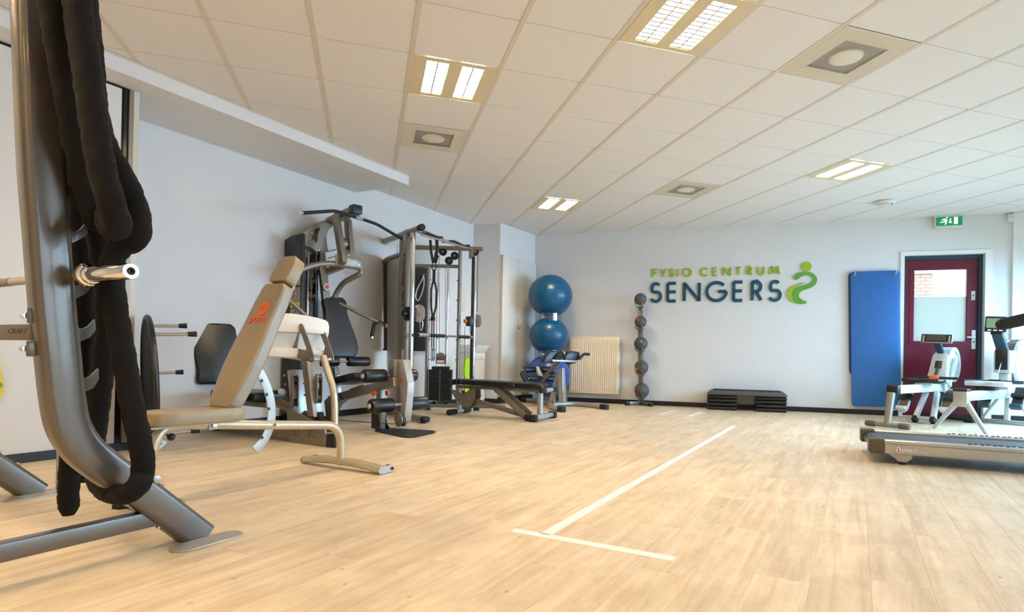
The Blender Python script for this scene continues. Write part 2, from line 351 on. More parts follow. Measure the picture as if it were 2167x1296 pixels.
def clip(poly, a, b):                                            # keep the part of a 2D polygon left of a->b
    f = lambda p: (b[0] - a[0]) * (p[1] - a[1]) - (b[1] - a[1]) * (p[0] - a[0]); out = []
    for i in range(len(poly)):
        p, q = poly[i], poly[(i + 1) % len(poly)]; fp, fq = f(p), f(q)
        if fp >= 0: out.append(p)
        if fp * fq < 0: t = fp / (fp - fq); out.append((p[0] + (q[0] - p[0]) * t, p[1] + (q[1] - p[1]) * t))
    return out
def area2(p): return abs(sum(p[i - 1][0] * p[i][1] - p[i][0] * p[i - 1][1] for i in range(len(p)))) / 2

# ================================================ the room
S_END = S_RIGHT
PA, PD_ = LP0 - LD * 8, RW(9.0, 0)
ROOM = [(PA.x, PA.y), (PD_.x, PD_.y), (BW(S_END, 0).x, BW(S_END, 0).y), (1.940, 6.164)]
def room_clip(poly):
    for i in range(4):
        if len(poly) < 3: return []
        poly = clip(poly, ROOM[i], ROOM[(i + 1) % 4])
    return poly
def in_view(p, mx=1.06):
    d = V(p) - cam.matrix_world.translation; f = d.dot(F_)
    if f < 0.3: return None
    x = d.dot(R_) / f * 1225 + 1165; y = 744.3 - d.dot(U_) / f * 1225
    return f if (-80 < x < 2247 and -80 < y < 1376) else None
def slab_poly(b, poly, z0, z1): return b.prism([(x, y, z0) for x, y in poly], (0, 0, z1 - z0))
# floor
b = B(); slab_poly(b, ROOM, -0.10, -0.012); floor = struct('floor', b, 'subfloor')
PL, PW = 1.22, 0.18
PXD, PYD = V((LD.x, LD.y, 0)), V((-LD.y, LD.x, 0)); YAW = math.atan2(LD.y, LD.x)
def plank_mesh(poly):                                             # poly: local 2D outline
    t = bmesh.new(); cx = sum(p[0] for p in poly) / len(poly); cy = sum(p[1] for p in poly) / len(poly); e = 0.0009
    def ins(p): d = math.hypot(p[0] - cx, p[1] - cy); return (p[0] - (e if p[0] > cx else -e), p[1] - (e if p[1] > cy else -e))
    lo = [t.verts.new((p[0], p[1], -0.012)) for p in poly]; mi = [t.verts.new((p[0], p[1], -0.0012)) for p in poly]; hi = [t.verts.new((*ins(p), 0)) for p in poly]; n = len(poly)
    t.faces.new(hi)
    for a, c in ((lo, mi), (mi, hi)):
        for i in range(n): t.faces.new((a[i], a[(i + 1) % n], c[(i + 1) % n], c[i]))
    bmesh.ops.recalc_face_normals(t, faces=t.faces); me = bpy.data.meshes.new('plank'); t.to_mesh(me); t.free(); me.materials.append(M['plank']); return me
full = [(-PL / 2, -PW / 2), (PL / 2, -PW / 2), (PL / 2, PW / 2), (-PL / 2, PW / 2)]; full_me = plank_mesh(full); planks = []
for r in range(-55, 60):
    offs = (r * 0.437) % 1.0 * PL
    for k in range(-9, 12):
        u, v = k * PL + offs, r * PW; c = PXD * u + PYD * v
        world_poly = [tuple((c + PXD * a + PYD * d)[:2]) for a, d in full]; cl = room_clip(world_poly)
        if len(cl) < 3 or area2(cl) < 0.004: continue
        pts = [c] + [c + PXD * a + PYD * d for a, d in full] + [c + PXD * a * 0.5 for a, d in full[:2]]; ds = [f for f in (in_view(q) for q in pts) if f]
        planks.append((min(ds) if ds else 1e3 + c.length, c, cl, area2(cl) > PL * PW * 0.999))
planks.sort(key=lambda a: a[0])
rest = B()
for i, (f, c, cl, whole) in enumerate(planks):
    if i < 290 and f < 1e3:
        if whole: o = link(bpy.data.objects.new('plank', full_me))
        else: o = link(bpy.data.objects.new('plank', plank_mesh([((V((x, y, 0)) - c).dot(PXD), (V((x, y, 0)) - c).dot(PYD)) for x, y in cl])))
        o.location = c; o.rotation_euler = (0, 0, YAW); o.parent = floor
    else: slab_poly(rest, cl, -0.012, 0)
o = struct('plank_field', rest, 'plank', floor); o['kind'] = 'stuff'
# ceiling: plaster above, tiles and visible runners below
b = B(); slab_poly(b, ROOM, CEIL + 0.03, CEIL + 0.12); ceiling = struct('ceiling', b, 'grid')
LAMPS = [(0, 1), (2, -1), (3, 6), (7, 2)]; FILL_LAMPS = [(-4, -3), (0, -7), (-5, -5), (-6, -1), (-3, -8)]; VENTS = [(4, -1), (0, 3), (5, 4)]  # second list: unseen lamps added to brighten the left side and near surfaces
G = 0.6
def tile_mesh(poly, ox, oy):
    t = bmesh.new(); lo = [t.verts.new((x - ox, y - oy, 0)) for x, y in poly]; hi = [t.verts.new((x - ox, y - oy, 0.03)) for x, y in poly]; n = len(poly)
    t.faces.new(lo); t.faces.new(hi[::-1])
    for i in range(n): t.faces.new((lo[i], hi[i], hi[(i + 1) % n], lo[(i + 1) % n]))
    bmesh.ops.recalc_face_normals(t, faces=t.faces); me = bpy.data.meshes.new('tile'); t.to_mesh(me); t.free(); me.materials.append(M['tile']); return me
def cell(i, j): a, c = 0.016, 0.005; return [(i * G + a, j * G + c), (i * G + G - a, j * G + c), (i * G + G - a, j * G + G - c), (i * G + a, j * G + G - c)]
tfull = tile_mesh(cell(0, 0), 0, 0); rest = B(); ntile = 0
for i in range(-14, 17):
    for j in range(-17, 12):
        if (i, j) in LAMPS + FILL_LAMPS + VENTS: continue
        cl = room_clip(cell(i, j))
        if len(cl) < 3 or area2(cl) < 0.002: continue
        vis = any(in_view((x, y, CEIL)) for x, y in cell(i, j) + [(i * G + 0.3, j * G + 0.3)])
        if vis and ntile < 295:
            o = link(bpy.data.objects.new('tile', tfull if area2(cl) > 0.334 else tile_mesh(cl, i * G, j * G))); o.location = (i * G, j * G, CEIL); o.parent = ceiling; ntile += 1
        else: slab_poly(rest, cl, CEIL, CEIL + 0.03)
o = struct('tile_field', rest, 'tile', ceiling); o['kind'] = 'stuff'
def runner(poly, z0, z1):
    cl = room_clip(poly)
    if len(cl) >= 3: part('runner', slab_poly(B(), cl, z0, z1), 'grid', ceiling, flat=True)
for i in range(-13, 17): runner([(i * G - 0.0155, -11), (i * G + 0.0155, -11), (i * G + 0.0155, 7), (i * G - 0.0155, 7)], CEIL - 0.002, CEIL + 0.029)
for j in range(-17, 12): runner([(-9, j * G - 0.0045), (10, j * G - 0.0045), (10, j * G + 0.0045), (-9, j * G + 0.0045)], CEIL + 0.004, CEIL + 0.029)
# walls
def wallbox(name, f, s0, s1, z0, z1, m='wall', th=0.16, parent=None, back=0.0):
    b = B(); b.prism([f(s0, z0, back), f(s1, z0, back), f(s1, z1, back), f(s0, z1, back)], f(0, 0, -th) - f(0, 0, 0)); return struct(name, b, m, parent)
D0, D1, DH = 3.962, 4.900, 2.205                                   # door opening in the back wall
b = B()
for s0, s1, z0, z1 in ((-2.2, D0, 0, CEIL + 0.1), (D1, S_END + 0.2, 0, CEIL + 0.1), (D0, D1, DH, CEIL + 0.1)):
    b.prism([BW(s0, z0), BW(s1, z0), BW(s1, z1), BW(s0, z1)], -BN * 0.2)
struct('wall_back', b, 'wall')
wallbox('wall_left', LW, -8.2, 5.9, 0, CEIL + 0.1)
b = B(); b.prism([V((ROOM[0][0], ROOM[0][1], 0)), V((ROOM[1][0], ROOM[1][1], 0)), V((ROOM[1][0], ROOM[1][1], CEIL + 0.1)), V((ROOM[0][0], ROOM[0][1], CEIL + 0.1))], (V((ROOM[1][0], ROOM[1][1], 0)) - V((ROOM[0][0], ROOM[0][1], 0))).cross(Z).normalized() * 0.15); struct('wall_front', b, 'wall')
b = B(); us = [0] + [u for w in WINDOWS for u in w] + [9.2]
for k in range(0, len(us), 2): b.prism([RW(us[k], 0), RW(us[k + 1], 0), RW(us[k + 1], CEIL + 0.1), RW(us[k], CEIL + 0.1)], -RN * 0.2)
for u0, u1 in WINDOWS:
    b.prism([RW(u0, 0), RW(u1, 0), RW(u1, SILL), RW(u0, SILL)], -RN * 0.2); b.prism([RW(u0, HEAD), RW(u1, HEAD), RW(u1, CEIL + 0.1), RW(u0, CEIL + 0.1)], -RN * 0.2)
struct('wall_right', b, 'wall')
for n, (u0, u1) in enumerate(WINDOWS):
    b = B()
    for a, c in ((u0, u0 + 0.05), (u1 - 0.05, u1)): b.prism([RW(a, SILL, -0.12), RW(c, SILL, -0.12), RW(c, HEAD, -0.12), RW(a, HEAD, -0.12)], RN * 0.06)
    for a, c in ((SILL, SILL + 0.05), (HEAD - 0.05, HEAD)): b.prism([RW(u0 + 0.05, a, -0.12), RW(u1 - 0.05, a, -0.12), RW(u1 - 0.05, c, -0.12), RW(u0 + 0.05, c, -0.12)], RN * 0.06)
    w = struct('window_%d' % (n + 1), b, 'white_trim')
    b = B(); b.prism([RW(u0 + 0.05, SILL + 0.05, -0.1), RW(u1 - 0.05, SILL + 0.05, -0.1), RW(u1 - 0.05, HEAD - 0.05, -0.1), RW(u0 + 0.05, HEAD - 0.05, -0.1)], RN * 0.01); part('pane', b, 'glass', w)
# shallow white pier at the right end of the back wall
b = B(); b.prism([BW(5.20, 0), BW(5.62, 0), BW(5.62, CEIL), BW(5.20, CEIL)], BN * 0.035); struct('trim_1', b, 'white_trim')
b = B(); b.prism([BW(5.62, 0), BW(5.70, 0), BW(5.70, CEIL), BW(5.62, CEIL)], BN * 0.06); struct('trim_2', b, 'white_trim')
# bulkhead under the ceiling along the left wall
KF = V((0.162, 3.316, 2.723)); KB = V((-0.411, 3.842, 2.606)); ZB = 2.612
b = B(); f0 = V((KF.x, KF.y, ZB)); g0 = V((KB.x, KB.y, ZB)) - LN * 0.003 * -1; far = LD * -7.9
b.prism([f0, f0 + far, g0 + far, g0], (0, 0, CEIL - ZB)); struct('wall_bulkhead', b, 'wall')
# cream strip at ceiling joint
b = B(); b.prism([f0 + LN * 0.001 + Z * (CEIL - ZB - 0.012), f0 + far + LN * 0.001 + Z * (CEIL - ZB - 0.012), f0 + far + LN * 0.012 + Z * (CEIL - ZB - 0.012), f0 + LN * 0.012 + Z * (CEIL - ZB - 0.012)], (0, 0, 0.009)); struct('trim_3', b, 'cream')
# folding partition below the bulkhead: white panels, black profile, cream jamb
QP = V((-1.923, 1.567, 1.338)); QP.z = 0
def PT(t, z, off=0.0): return QP + LD * t + LN * off + V((0, 0, z))
tj0, tj1 = 0.0427, 0.0800
b = B(); b.prism([PT(tj0, 0.02), PT(tj1, 0.02), PT(tj1, 0.02, -0.07), PT(tj0, 0.02, -0.07)], (0, 0, ZB - 0.022)); pw = struct('wall_partition', b, 'cream')
for k in range(6):
    t1 = -0.035 - k * 1.0
    b = B(); b.prism([PT(t1 - 0.997, 0.06), PT(t1, 0.06), PT(t1, ZB - 0.02), PT(t1 - 0.997, ZB - 0.02)], -LN * 0.04, 0.002); part('panel', b, 'panel', pw)
b = B(); b.prism([PT(-0.033, 0.02, -0.01), PT(0.012, 0.02, -0.01), PT(0.012, ZB - 0.002, -0.01), PT(-0.033, ZB - 0.002, -0.01)], -LN * 0.04); b.prism([PT(-0.02, 0.02, -0.004), PT(-0.008, 0.02, -0.004), PT(-0.008, ZB - 0.002, -0.004), PT(-0.02, ZB - 0.002, -0.004)], -LN * 0.01); part('black_profile', b, 'black_gloss', pw)
b = B(); b.prism([PT(0.013, 0.02, 0.004), PT(tj0 - 0.001, 0.02, 0.004), PT(tj0 - 0.001, ZB - 0.002, 0.004), PT(0.013, ZB - 0.002, 0.004)], -LN * 0.05); part('aluminium_post', b, 'steel_dark', pw)
b = B(); b.prism([PT(-6.1, ZB - 0.019, -0.005), PT(-0.034, ZB - 0.019, -0.005), PT(-0.034, ZB - 0.003, -0.005), PT(-6.1, ZB - 0.003, -0.005)], -LN * 0.03); part('top_track', b, 'black_gloss', pw)
b = B(); b.prism([PT(-6.1, 0.0, 0.012), PT(tj1, 0.0, 0.012), PT(tj1, 0.058, 0.012), PT(-6.1, 0.058, 0.012)], -LN * 0.03); struct('baseboard_partition', b, 'skirting')
b = B(); b.prism([PT(tj1 - 0.06, 0.0, -0.071), PT(tj1, 0.0, -0.071), PT(tj1, ZB - 0.002, -0.071), PT(tj1 - 0.06, ZB - 0.002, -0.071)], -LN * 0.50); struct('wall_return', b, 'wall')
# boxed corner with the built-in cupboard
K1, K2, K3 = V((1.275, 5.514, 2.723)), V((1.634, 5.229, 2.723)), V((2.379, 5.884, 2.723))
for k in (K1, K2, K3): k.z = 0
KD = (K3 - K2).normalized(); KN = (K2 - K1).normalized()
b = B(); b.prism([K1 - KN * 0.05, K2, K3 + KD * 0.02, V((1.93, 6.15, 0))], (0, 0, CEIL)); struct('wall_niche', b, 'wall')
cup = thing('built_in_cupboard', 'tall white two-door built-in cupboard in the corner beside the blue ball stack', 'cupboard', K2 + KD * 0.5)
KO = KD.cross(Z); KO = KO if KO.dot(KN) > 0 else -KO
def CB(t, z, off): return K2 + KD * t + KO * off + V((0, 0, z))
b = B(); b.prism([CB(0.004, 0.10, 0.002), CB(0.93, 0.10, 0.002), CB(0.93, 0.10, 0.035), CB(0.004, 0.10, 0.035)], (0, 0, 2.14)); part('carcass', b, 'cream', cup)
for t0, t1, th in ((0.006, 0.447, 0.43), (0.451, 0.925, 0.47)):
    b = B(); b.prism([CB(t0, 0.105, 0.037), CB(t1, 0.105, 0.037), CB(t1, 2.245, 0.037), CB(t0, 2.245, 0.037)], KO * 0.02, 0.002); d = part('door', b, 'cupboard', cup)
    b = B(); b.tube([CB(th, 1.18, 0.058), CB(th, 1.18, 0.09), CB(th, 1.29, 0.09), CB(th, 1.29, 0.058)], 0.006, 8, bend=0.02); part('handle', b, 'white_metal', d)
    b = B(); b.cyl(CB(th + 0.004, 1.155, 0.058), CB(th + 0.004, 1.155, 0.066), 0.008, 10); part('lock', b, 'bolt', d)
b = B(); b.prism([CB(0.0, 0.0, 0.002), CB(0.93, 0.0, 0.002), CB(0.93, 0.098, 0.002), CB(0.0, 0.098, 0.002)], KO * 0.03); part('plinth', b, 'skirting', cup)
# skirting boards
b = B(); b.prism([LW(0.85, 0, 0.001), LW(4.75, 0, 0.001), LW(4.75, 0.07, 0.001), LW(0.85, 0.07, 0.001)], LN * 0.012); struct('baseboard_left', b, 'skirting')
b = B(); b.prism([K1 + KN * 0.0 + KD * -0.001, K2 + KD * -0.001, K2 + KD * -0.001 + Z * 0.07, K1 + KD * -0.001 + Z * 0.07], -KD * 0.012); struct('baseboard_niche', b, 'skirting')
b = B(); b.prism([BW(-1.3, 0, 0.001), BW(3.905, 0, 0.001), BW(3.905, 0.07, 0.001), BW(-1.3, 0.07, 0.001)], BN * 0.012); struct('baseboard_back', b, 'skirting')
b = B(); b.prism([BW(5.0, 0, 0.001), BW(5.199, 0, 0.001), BW(5.199, 0.07, 0.001), BW(5.0, 0.07, 0.001)], BN * 0.012); b.prism([BW(5.2, 0, 0.036), BW(5.62, 0, 0.036), BW(5.62, 0.07, 0.036), BW(5.2, 0.07, 0.036)], BN * 0.012); b.prism([BW(5.705, 0, 0.001), BW(S_END, 0, 0.001), BW(S_END, 0.07, 0.001), BW(5.705, 0.07, 0.001)], BN * 0.012); struct('baseboard_pier', b, 'skirting')
# back door: white architrave, teal frame, burgundy leaf with a tall light
b = B()
b.prism([BW(3.912, 0), BW(3.960, 0), BW(3.960, 2.21), BW(3.912, 2.258)], BN * 0.014); b.prism([BW(4.902, 0), BW(4.985, 0), BW(4.985, 2.258), BW(4.902, 2.21)], BN * 0.014); b.prism([BW(3.912, 2.258), BW(3.960, 2.21), BW(4.902, 2.21), BW(4.985, 2.258)], BN * 0.014)
struct('trim_4', b, 'white_trim')
b = B(); o_ = -0.06
for s0, s1, z0, z1 in ((D0, D0 + 0.028, 0, DH), (D1 - 0.045, D1, 0, DH), (D0 + 0.028, D1 - 0.045, DH - 0.05, DH)):
    b.prism([BW(s0, z0, o_), BW(s1, z0, o_), BW(s1, z1, o_), BW(s0, z1, o_)], -BN * 0.09)
door = struct('door_1', b, 'teal_frame')
s0, s1, zt = D0 + 0.03, D1 - 0.047, DH - 0.052; g0_, g1_, gz0, gz1 = 4.105, 4.725, 1.035, 2.012
def ring(a0, a1, c0, c1, off): return [BW(a0, c0, off), BW(a1, c0, off), BW(a1, c1, off), BW(a0, c1, off)]
b = B(); b.plate(ring(s0, s1, 0.012, zt, -0.085), [ring(g0_, g1_, gz0, gz1, -0.085)], -BN * 0.045); leaf = part('leaf', b, 'burgundy', door)
b = B(); b.plate(ring(g0_ - 0.055, g1_ + 0.055, gz0 - 0.05, gz1 + 0.05, -0.079), [ring(g0_ - 0.004, g1_ + 0.004, gz0 - 0.004, gz1 + 0.004, -0.079)], -BN * 0.006); part('bead', b, 'burgundy', leaf)
b = B(); b.prism(ring(g0_, g1_, 1.645, gz1, -0.1), -BN * 0.008); part('clear_pane', b, 'glass', door)
b = B(); b.prism(ring(g0_, g1_, gz0, 1.643, -0.1), -BN * 0.008); part('frosted_pane', b, 'frost', door)
b = B(); b.prism(ring(4.787, 4.835, 0.935, 1.19, -0.084), BN * 0.008, 0.003); hp = part('lock_plate', b, 'white_metal', leaf)
b = B(); b.cyl(BW(4.811, 1.092, -0.077), BW(4.811, 1.092, -0.03), 0.009); b.tube([BW(4.816, 1.092, -0.032), BW(4.72, 1.092, -0.032)], 0.009, 10); part('lever', b, 'white_metal', leaf)
b = B(); b.cyl(BW(4.811, 1.03, -0.077), BW(4.811, 1.03, -0.07), 0.010, 12); part('keyhole', b, 'black', leaf)
b = B(); b.prism(ring(4.778, 4.822, 1.592, 1.716, -0.084), BN * 0.008, 0.003); part('upper_lock', b, 'white_metal', leaf)
b = B(); b.cyl(BW(4.800, 1.655, -0.077), BW(4.800, 1.655, -0.068), 0.009, 10); b.cyl(BW(4.800, 1.62, -0.077), BW(4.800, 1.62, -0.072), 0.005, 8); part('key_cylinder', b, 'black', leaf)
b = B(); b.prism([BW(D0, 0.0, 0.0), BW(D1, 0.0, 0.0), BW(D1, 0.0, -0.2), BW(D0, 0.0, -0.2)], (0, 0, 0.01)); struct('trim_5', b, 'grid')
# outside the door: paved yard and the brick house across it
b = B(); b.prism([BW(0, -0.02, -0.22), BW(9, -0.02, -0.22), BW(9, -0.02, -9), BW(0, -0.02, -9)], (0, 0, -0.05)); struct('yard_ground', b, 'paving')
hs = thing('brick_house', 'pale brick house seen through the clear glass of the burgundy door', 'house', BW(4.5, 0, -6.0))
b = B(); b.prism([BW(3.2, -0.02, -6.0), BW(6.03, -0.02, -6.0), BW(6.03, 2.74, -6.0), BW(3.2, 2.74, -6.0)], -BN * 0.3); part('mortar_wall', b, 'paving', hs)
b = B(); b.prism([BW(3.1, 2.745, -5.88), BW(6.10, 2.745, -5.88), BW(6.10, 2.80, -5.88), BW(3.1, 2.80, -5.88)], -BN * 0.5); part('roof_edge', b, 'vent', hs)
for r in range(9):
    for k in range(4):
        a = 5.12 + k * 0.222 + (0.11 if r % 2 else 0); z = 2.04 + r * 0.078
        a1 = min(a + 0.21, 6.03); b = B(); b.prism([BW(a, z, -5.999), BW(a1, z, -5.999), BW(a1, z + 0.066, -5.999), BW(a, z + 0.066, -5.999)], BN * 0.012); part('brick', b, 'brick', hs, flat=True)

# ================================================ ceiling fittings
def cellpt(o, x, y, z): return V((o[0] * G + x, o[1] * G + y, CEIL + z))
def build_lamp(ij, label):
    t = thing('ceiling_lamp', label, 'ceiling light', cellpt(ij, 0, 0, 0))
    P = lambda x, y, z: cellpt(ij, x, y, z)
    rect = lambda x0, x1, y0, y1, z: [P(x0, y0, z), P(x1, y0, z), P(x1, y1, z), P(x0, y1, z)]
    ops = [(0.105, 0.255), (0.345, 0.495)]; y0, y1 = 0.045, 0.555
    b = B(); b.plate(rect(0.017, 0.583, 0.006, 0.594, -0.004), [rect(a, c, y0, y1, -0.004) for a, c in ops], (0, 0, 0.006)); part('frame', b, 'lamp_frame', t, flat=True)
    for a, c in ops:
        b = B(); b.prism(rect(a, c, y0, y1, 0.026), (0, 0, 0.003)); r = part('glowing_trough', b, 'lamp', t, flat=True)
        b = B(); mid = (a + c) / 2
        for x, w in ((a, 0.002), (mid - 0.005, 0.010), (c - 0.002, 0.002)): b.prism(rect(x, x + w, y0, y1, 0.0), (0, 0, 0.025))
        n = 12
        for k in range(n + 1):
            y = y0 + 0.007 + (y1 - y0 - 0.014) * k / n
            for e, f in ((a + 0.002, mid - 0.005), (mid + 0.005, c - 0.002)): b.prism([P(e, y - 0.0065, 0.0), P(e, y + 0.0065, 0.0), P(e, y + 0.001, 0.014), P(e, y - 0.001, 0.014)], P(f, 0, 0) - P(e, 0, 0))
        part('louvre', b, 'louvre', t, flat=True)
    return t
LL = ['recessed ceiling light above the left bulkhead, next to the round vent nearest it', 'large bright recessed ceiling light cut by the top of the picture', 'small recessed ceiling light farthest back, above the cable machine corner', 'recessed ceiling light near the back wall on the door side']
lamp0 = build_lamp(LAMPS[0], LL[0]); lamp0['group'] = 'recessed fluorescent ceiling lights'
for ij, l in list(zip(LAMPS, LL))[1:]: copy_thing(lamp0, cellpt(ij, 0, 0, 0), l)
for ij, l in zip(FILL_LAMPS, ('over the power rack beyond the left edge', 'straight behind the viewer', 'over the left wall beside the viewer', 'far behind the rack on the left', 'behind the viewer on the left')): copy_thing(lamp0, cellpt(ij, 0, 0, 0), 'ceiling light outside the picture, ' + l)
def build_vent(ij, label):
    t = thing('ceiling_vent', label, 'vent', cellpt(ij, 0, 0, 0)); P = lambda x, y, z: cellpt(ij, x, y, z)
    rect = lambda x0, x1, y0, y1, z: [P(x0, y0, z), P(x1, y0, z), P(x1, y1, z), P(x0, y1, z)]
    b = B(); b.plate(rect(0.017, 0.583, 0.006, 0.594, -0.002), [rect(0.13, 0.47, 0.13, 0.47, -0.002)], (0, 0, 0.004)); part('frame', b, 'vent', t, flat=True)
    b = B(); b.prism(rect(0.125, 0.475, 0.125, 0.475, 0.012), (0, 0, 0.004)); part('plenum', b, 'vent_dark', t, flat=True)
    b = B(); b.lathe([(0.0, -0.004), (0.09, -0.004), (0.105, 0.001), (0.105, 0.010), (0, 0.010)], P(0.3, 0.3, 0), seg=32); part('disc', b, 'vent', t)
    b = B()
    for k in range(57): x = 0.02 + k * 0.00995; b.prism(rect(x, x + 0.0022, 0.012, 0.588, -0.003), (0, 0, 0.001))
    part('fine_slats', b, 'vent', t, flat=True, kind='stuff'); return t
VL = ['large square ceiling vent with a round disc, nearest the viewer on the window side', 'square ceiling vent with a round disc above the left bulkhead', 'square ceiling vent with a round disc farthest back, before the back wall']
vent0 = build_vent(VENTS[0], VL[0]); vent0['group'] = 'square ceiling vents'
for ij, l in list(zip(VENTS, VL))[1:]: copy_thing(vent0, cellpt(ij, 0, 0, 0), l)
dp = V((5.82, 2.262, CEIL)); t = thing('smoke_detector', 'round white ceiling fitting with a recessed rim above the exit door', 'ceiling fitting', dp)
b = B(); b.lathe([(0.105, 0), (0.125, -0.004), (0.125, -0.018), (0.10, -0.036), (0.092, -0.036), (0.09, -0.02), (0, -0.02)], dp, seg=36); part('rim', b, 'white_metal', t)
b = B(); b.lathe([(0.068, -0.021), (0.07, -0.04), (0.05, -0.048), (0, -0.05)], dp, seg=30); part('core', b, 'vent', t)
# exit sign and motion sensor
t = thing('exit_sign', 'green lit emergency exit sign with running figure, down arrow and door', 'exit sign', BW(4.465, 2.55, 0))
b = B(); b.box(BW(4.465, 2.638, 0.03), BD, Z, 0.335, 0.172, 0.056, 0.006); part('housing', b, 'white_metal', t)
b = B(); b.box(BW(4.465, 2.642, 0.059), BD, Z, 0.305, 0.118, 0.004); face = part('green_face', b, 'exit_green', t)
def ES(pts): return [BW(4.3125 + x * 0.305, 2.583 + y * 0.118, 0.0612) for x, y in pts]
b = B()
for pl in ([(0.68, 0.15), (0.83, 0.15), (0.83, 0.95), (0.68, 0.95)], [(0.52, 0.82), (0.57, 0.82), (0.57, 0.45), (0.62, 0.45), (0.545, 0.22), (0.47, 0.45), (0.52, 0.45)],
           [(0.27, 0.80), (0.20, 0.62), (0.23, 0.56), (0.29, 0.68), (0.34, 0.70), (0.27, 0.46), (0.14, 0.44), (0.14, 0.36), (0.29, 0.36), (0.33, 0.44), (0.36, 0.36), (0.33, 0.12), (0.38, 0.10), (0.42, 0.38), (0.40, 0.55), (0.45, 0.55), (0.47, 0.62), (0.40, 0.65), (0.40, 0.78), (0.34, 0.84)]):
    b.prism(ES(pl), BN * 0.0012)
b.cyl(ES([(0.42, 0.9)])[0], ES([(0.42, 0.9)])[0] + BN * 0.0012, 0.011, 14); part('pictogram', b, 'exit_white', face)
t = thing('motion_sensor', 'small white motion sensor high in the corner right of the exit sign', 'sensor', BW(5.165, 2.60, 0))
b = B(); b.box(BW(5.165, 2.655, 0.03), BD, Z, 0.065, 0.11, 0.055, 0.008); part('housing', b, 'white_metal', t)
b = B(); b.ball(BW(5.165, 2.645, 0.056), 0.022); part('lens', b, 'ceramic', t)

# ================================================ lettering on the back wall
def arc(cx, cy, rx, ry, a0, a1, n=18): return [(cx + rx * math.cos(math.radians(a0 + (a1 - a0) * k / n)), cy + ry * math.sin(math.radians(a0 + (a1 - a0) * k / n))) for k in range(n + 1)]
def letter_strokes(c, w):                                        # strokes inside a box w wide and 1 high
    if c == 'F': return [[(0, 0), (0, 1)], [(0, 1), (w, 1)], [(0, 0.52), (w * 0.9, 0.52)]]
    if c == 'E': return [[(0, 0), (0, 1)], [(0, 1), (w, 1)], [(0, 0.52), (w * 0.97, 0.52)], [(0, 0), (w, 0)]]
    if c == 'Y': return [[(w / 2, 0), (w / 2, 0.45)], [(w / 2, 0.42), (0, 1)], [(w / 2, 0.42), (w, 1)]]
    if c == 'I': return [[(w / 2, 0), (w / 2, 1)]]
    if c == 'T': return [[(w / 2, 0), (w / 2, 1)], [(0, 1), (w, 1)]]
    if c == 'N': return [[(0, 0), (0, 1)], [(0, 1), (w, 0)], [(w, 0), (w, 1)]]
    if c == 'M': return [[(0, 0), (w * 0.16, 1)], [(w * 0.16, 1), (w / 2, 0.12)], [(w / 2, 0.12), (w * 0.84, 1)], [(w * 0.84, 1), (w, 0)]]
    if c == 'U': return [[(0, 1), (0, 0.34)] + arc(w / 2, 0.34, w / 2, 0.34, 180, 360) + [(w, 1)]]
    if c == 'O': return [arc(w / 2, 0.5, w / 2, 0.5, 0, 360, 40)]
    if c == 'C': return [arc(w * 0.58, 0.5, w * 0.58, 0.5, 48, 312, 30)]
    if c == 'G': return [arc(w * 0.52, 0.5, w * 0.52, 0.5, 42, 360, 34), [(w * 1.04, 0.5), (w * 0.60, 0.5)]]
    if c == 'R': return [[(0, 0), (0, 1)], [(0, 1), (w * 0.5, 1)] + arc(w * 0.5, 0.74, w * 0.42, 0.26, 90, -90, 14) + [(0, 0.48)], [(w * 0.42, 0.48), (w, 0)]]
    if c == 'S': return [arc(w * 0.52, 0.76, w * 0.40, 0.24, 38, 180, 12) + arc(w * 0.44, 0.70, w * 0.32, 0.22, 195, 235, 4) + arc(w * 0.50, 0.27, w * 0.50, 0.28, 60, -150, 18)]
def ribbon(b, pts, wd, to3, vec):
    P = [V((x, y, 0)) for x, y in pts]; closed = (P[0] - P[-1]).length < 1e-4
    if closed: P = P[:-1]
    n = len(P); L_, R2 = [], []
    for i in range(n):
        a = P[i - 1] if (i or closed) else None; c = P[(i + 1) % n] if (i < n - 1 or closed) else None
        d0 = (P[i] - a).normalized() if a is not None else (c - P[i]).normalized(); d1 = (c - P[i]).normalized() if c is not None else d0
        d = (d0 + d1).normalized(); nn = V((-d.y, d.x, 0)); k = wd / 2 / max(0.5, d.dot(d0)); L_.append(P[i] + nn * k); R2.append(P[i] - nn * k)
    for i in range(n if closed else n - 1):
        j = (i + 1) % n; b.prism([to3(q.x, q.y) for q in (L_[i], L_[j], R2[j], R2[i])], vec)
def word(root, chars, z0, z1, wd, m):
    for c, s0, s1 in chars:
        h = z1 - z0 - wd; b = B(); wl = (s1 - s0 - wd) / h
        if c == 'I': wl = 0
        for st in letter_strokes(c, max(wl, 0.0)): ribbon(b, [(x * h, y * h) for x, y in st], wd, lambda x, y: BW(s0 + wd / 2 + x, z0 + wd / 2 + y, 0.004), BN * 0.016)
        part('letter', b, m, root, flat=True)
t = thing('wall_lettering', 'lime green raised letters FYSIO CENTRUM on the back wall', 'lettering', BW(1.44, 1.975, 0))
word(t, [('F', .519, .604), ('Y', .632, .737), ('S', .765, .857), ('I', .894, .923), ('O', .975, 1.119), ('C', 1.244, 1.36), ('E', 1.416, 1.494), ('N', 1.564, 1.689), ('T', 1.748, 1.836), ('R', 1.904, 1.991), ('U', 2.053, 2.158), ('M', 2.221, 2.367)], 1.975, 2.112, 0.025, 'lime')
t = thing('wall_lettering', 'petrol blue raised letters SENGERS on the back wall', 'lettering', BW(1.44, 1.586, 0))
word(t, [('S', .478, .678), ('E', .737, .908), ('N', .987, 1.254), ('G', 1.319, 1.635), ('E', 1.704, 1.874), ('R', 1.964, 2.137), ('S', 2.198, 2.396)], 1.586, 1.905, 0.047, 'petrol')
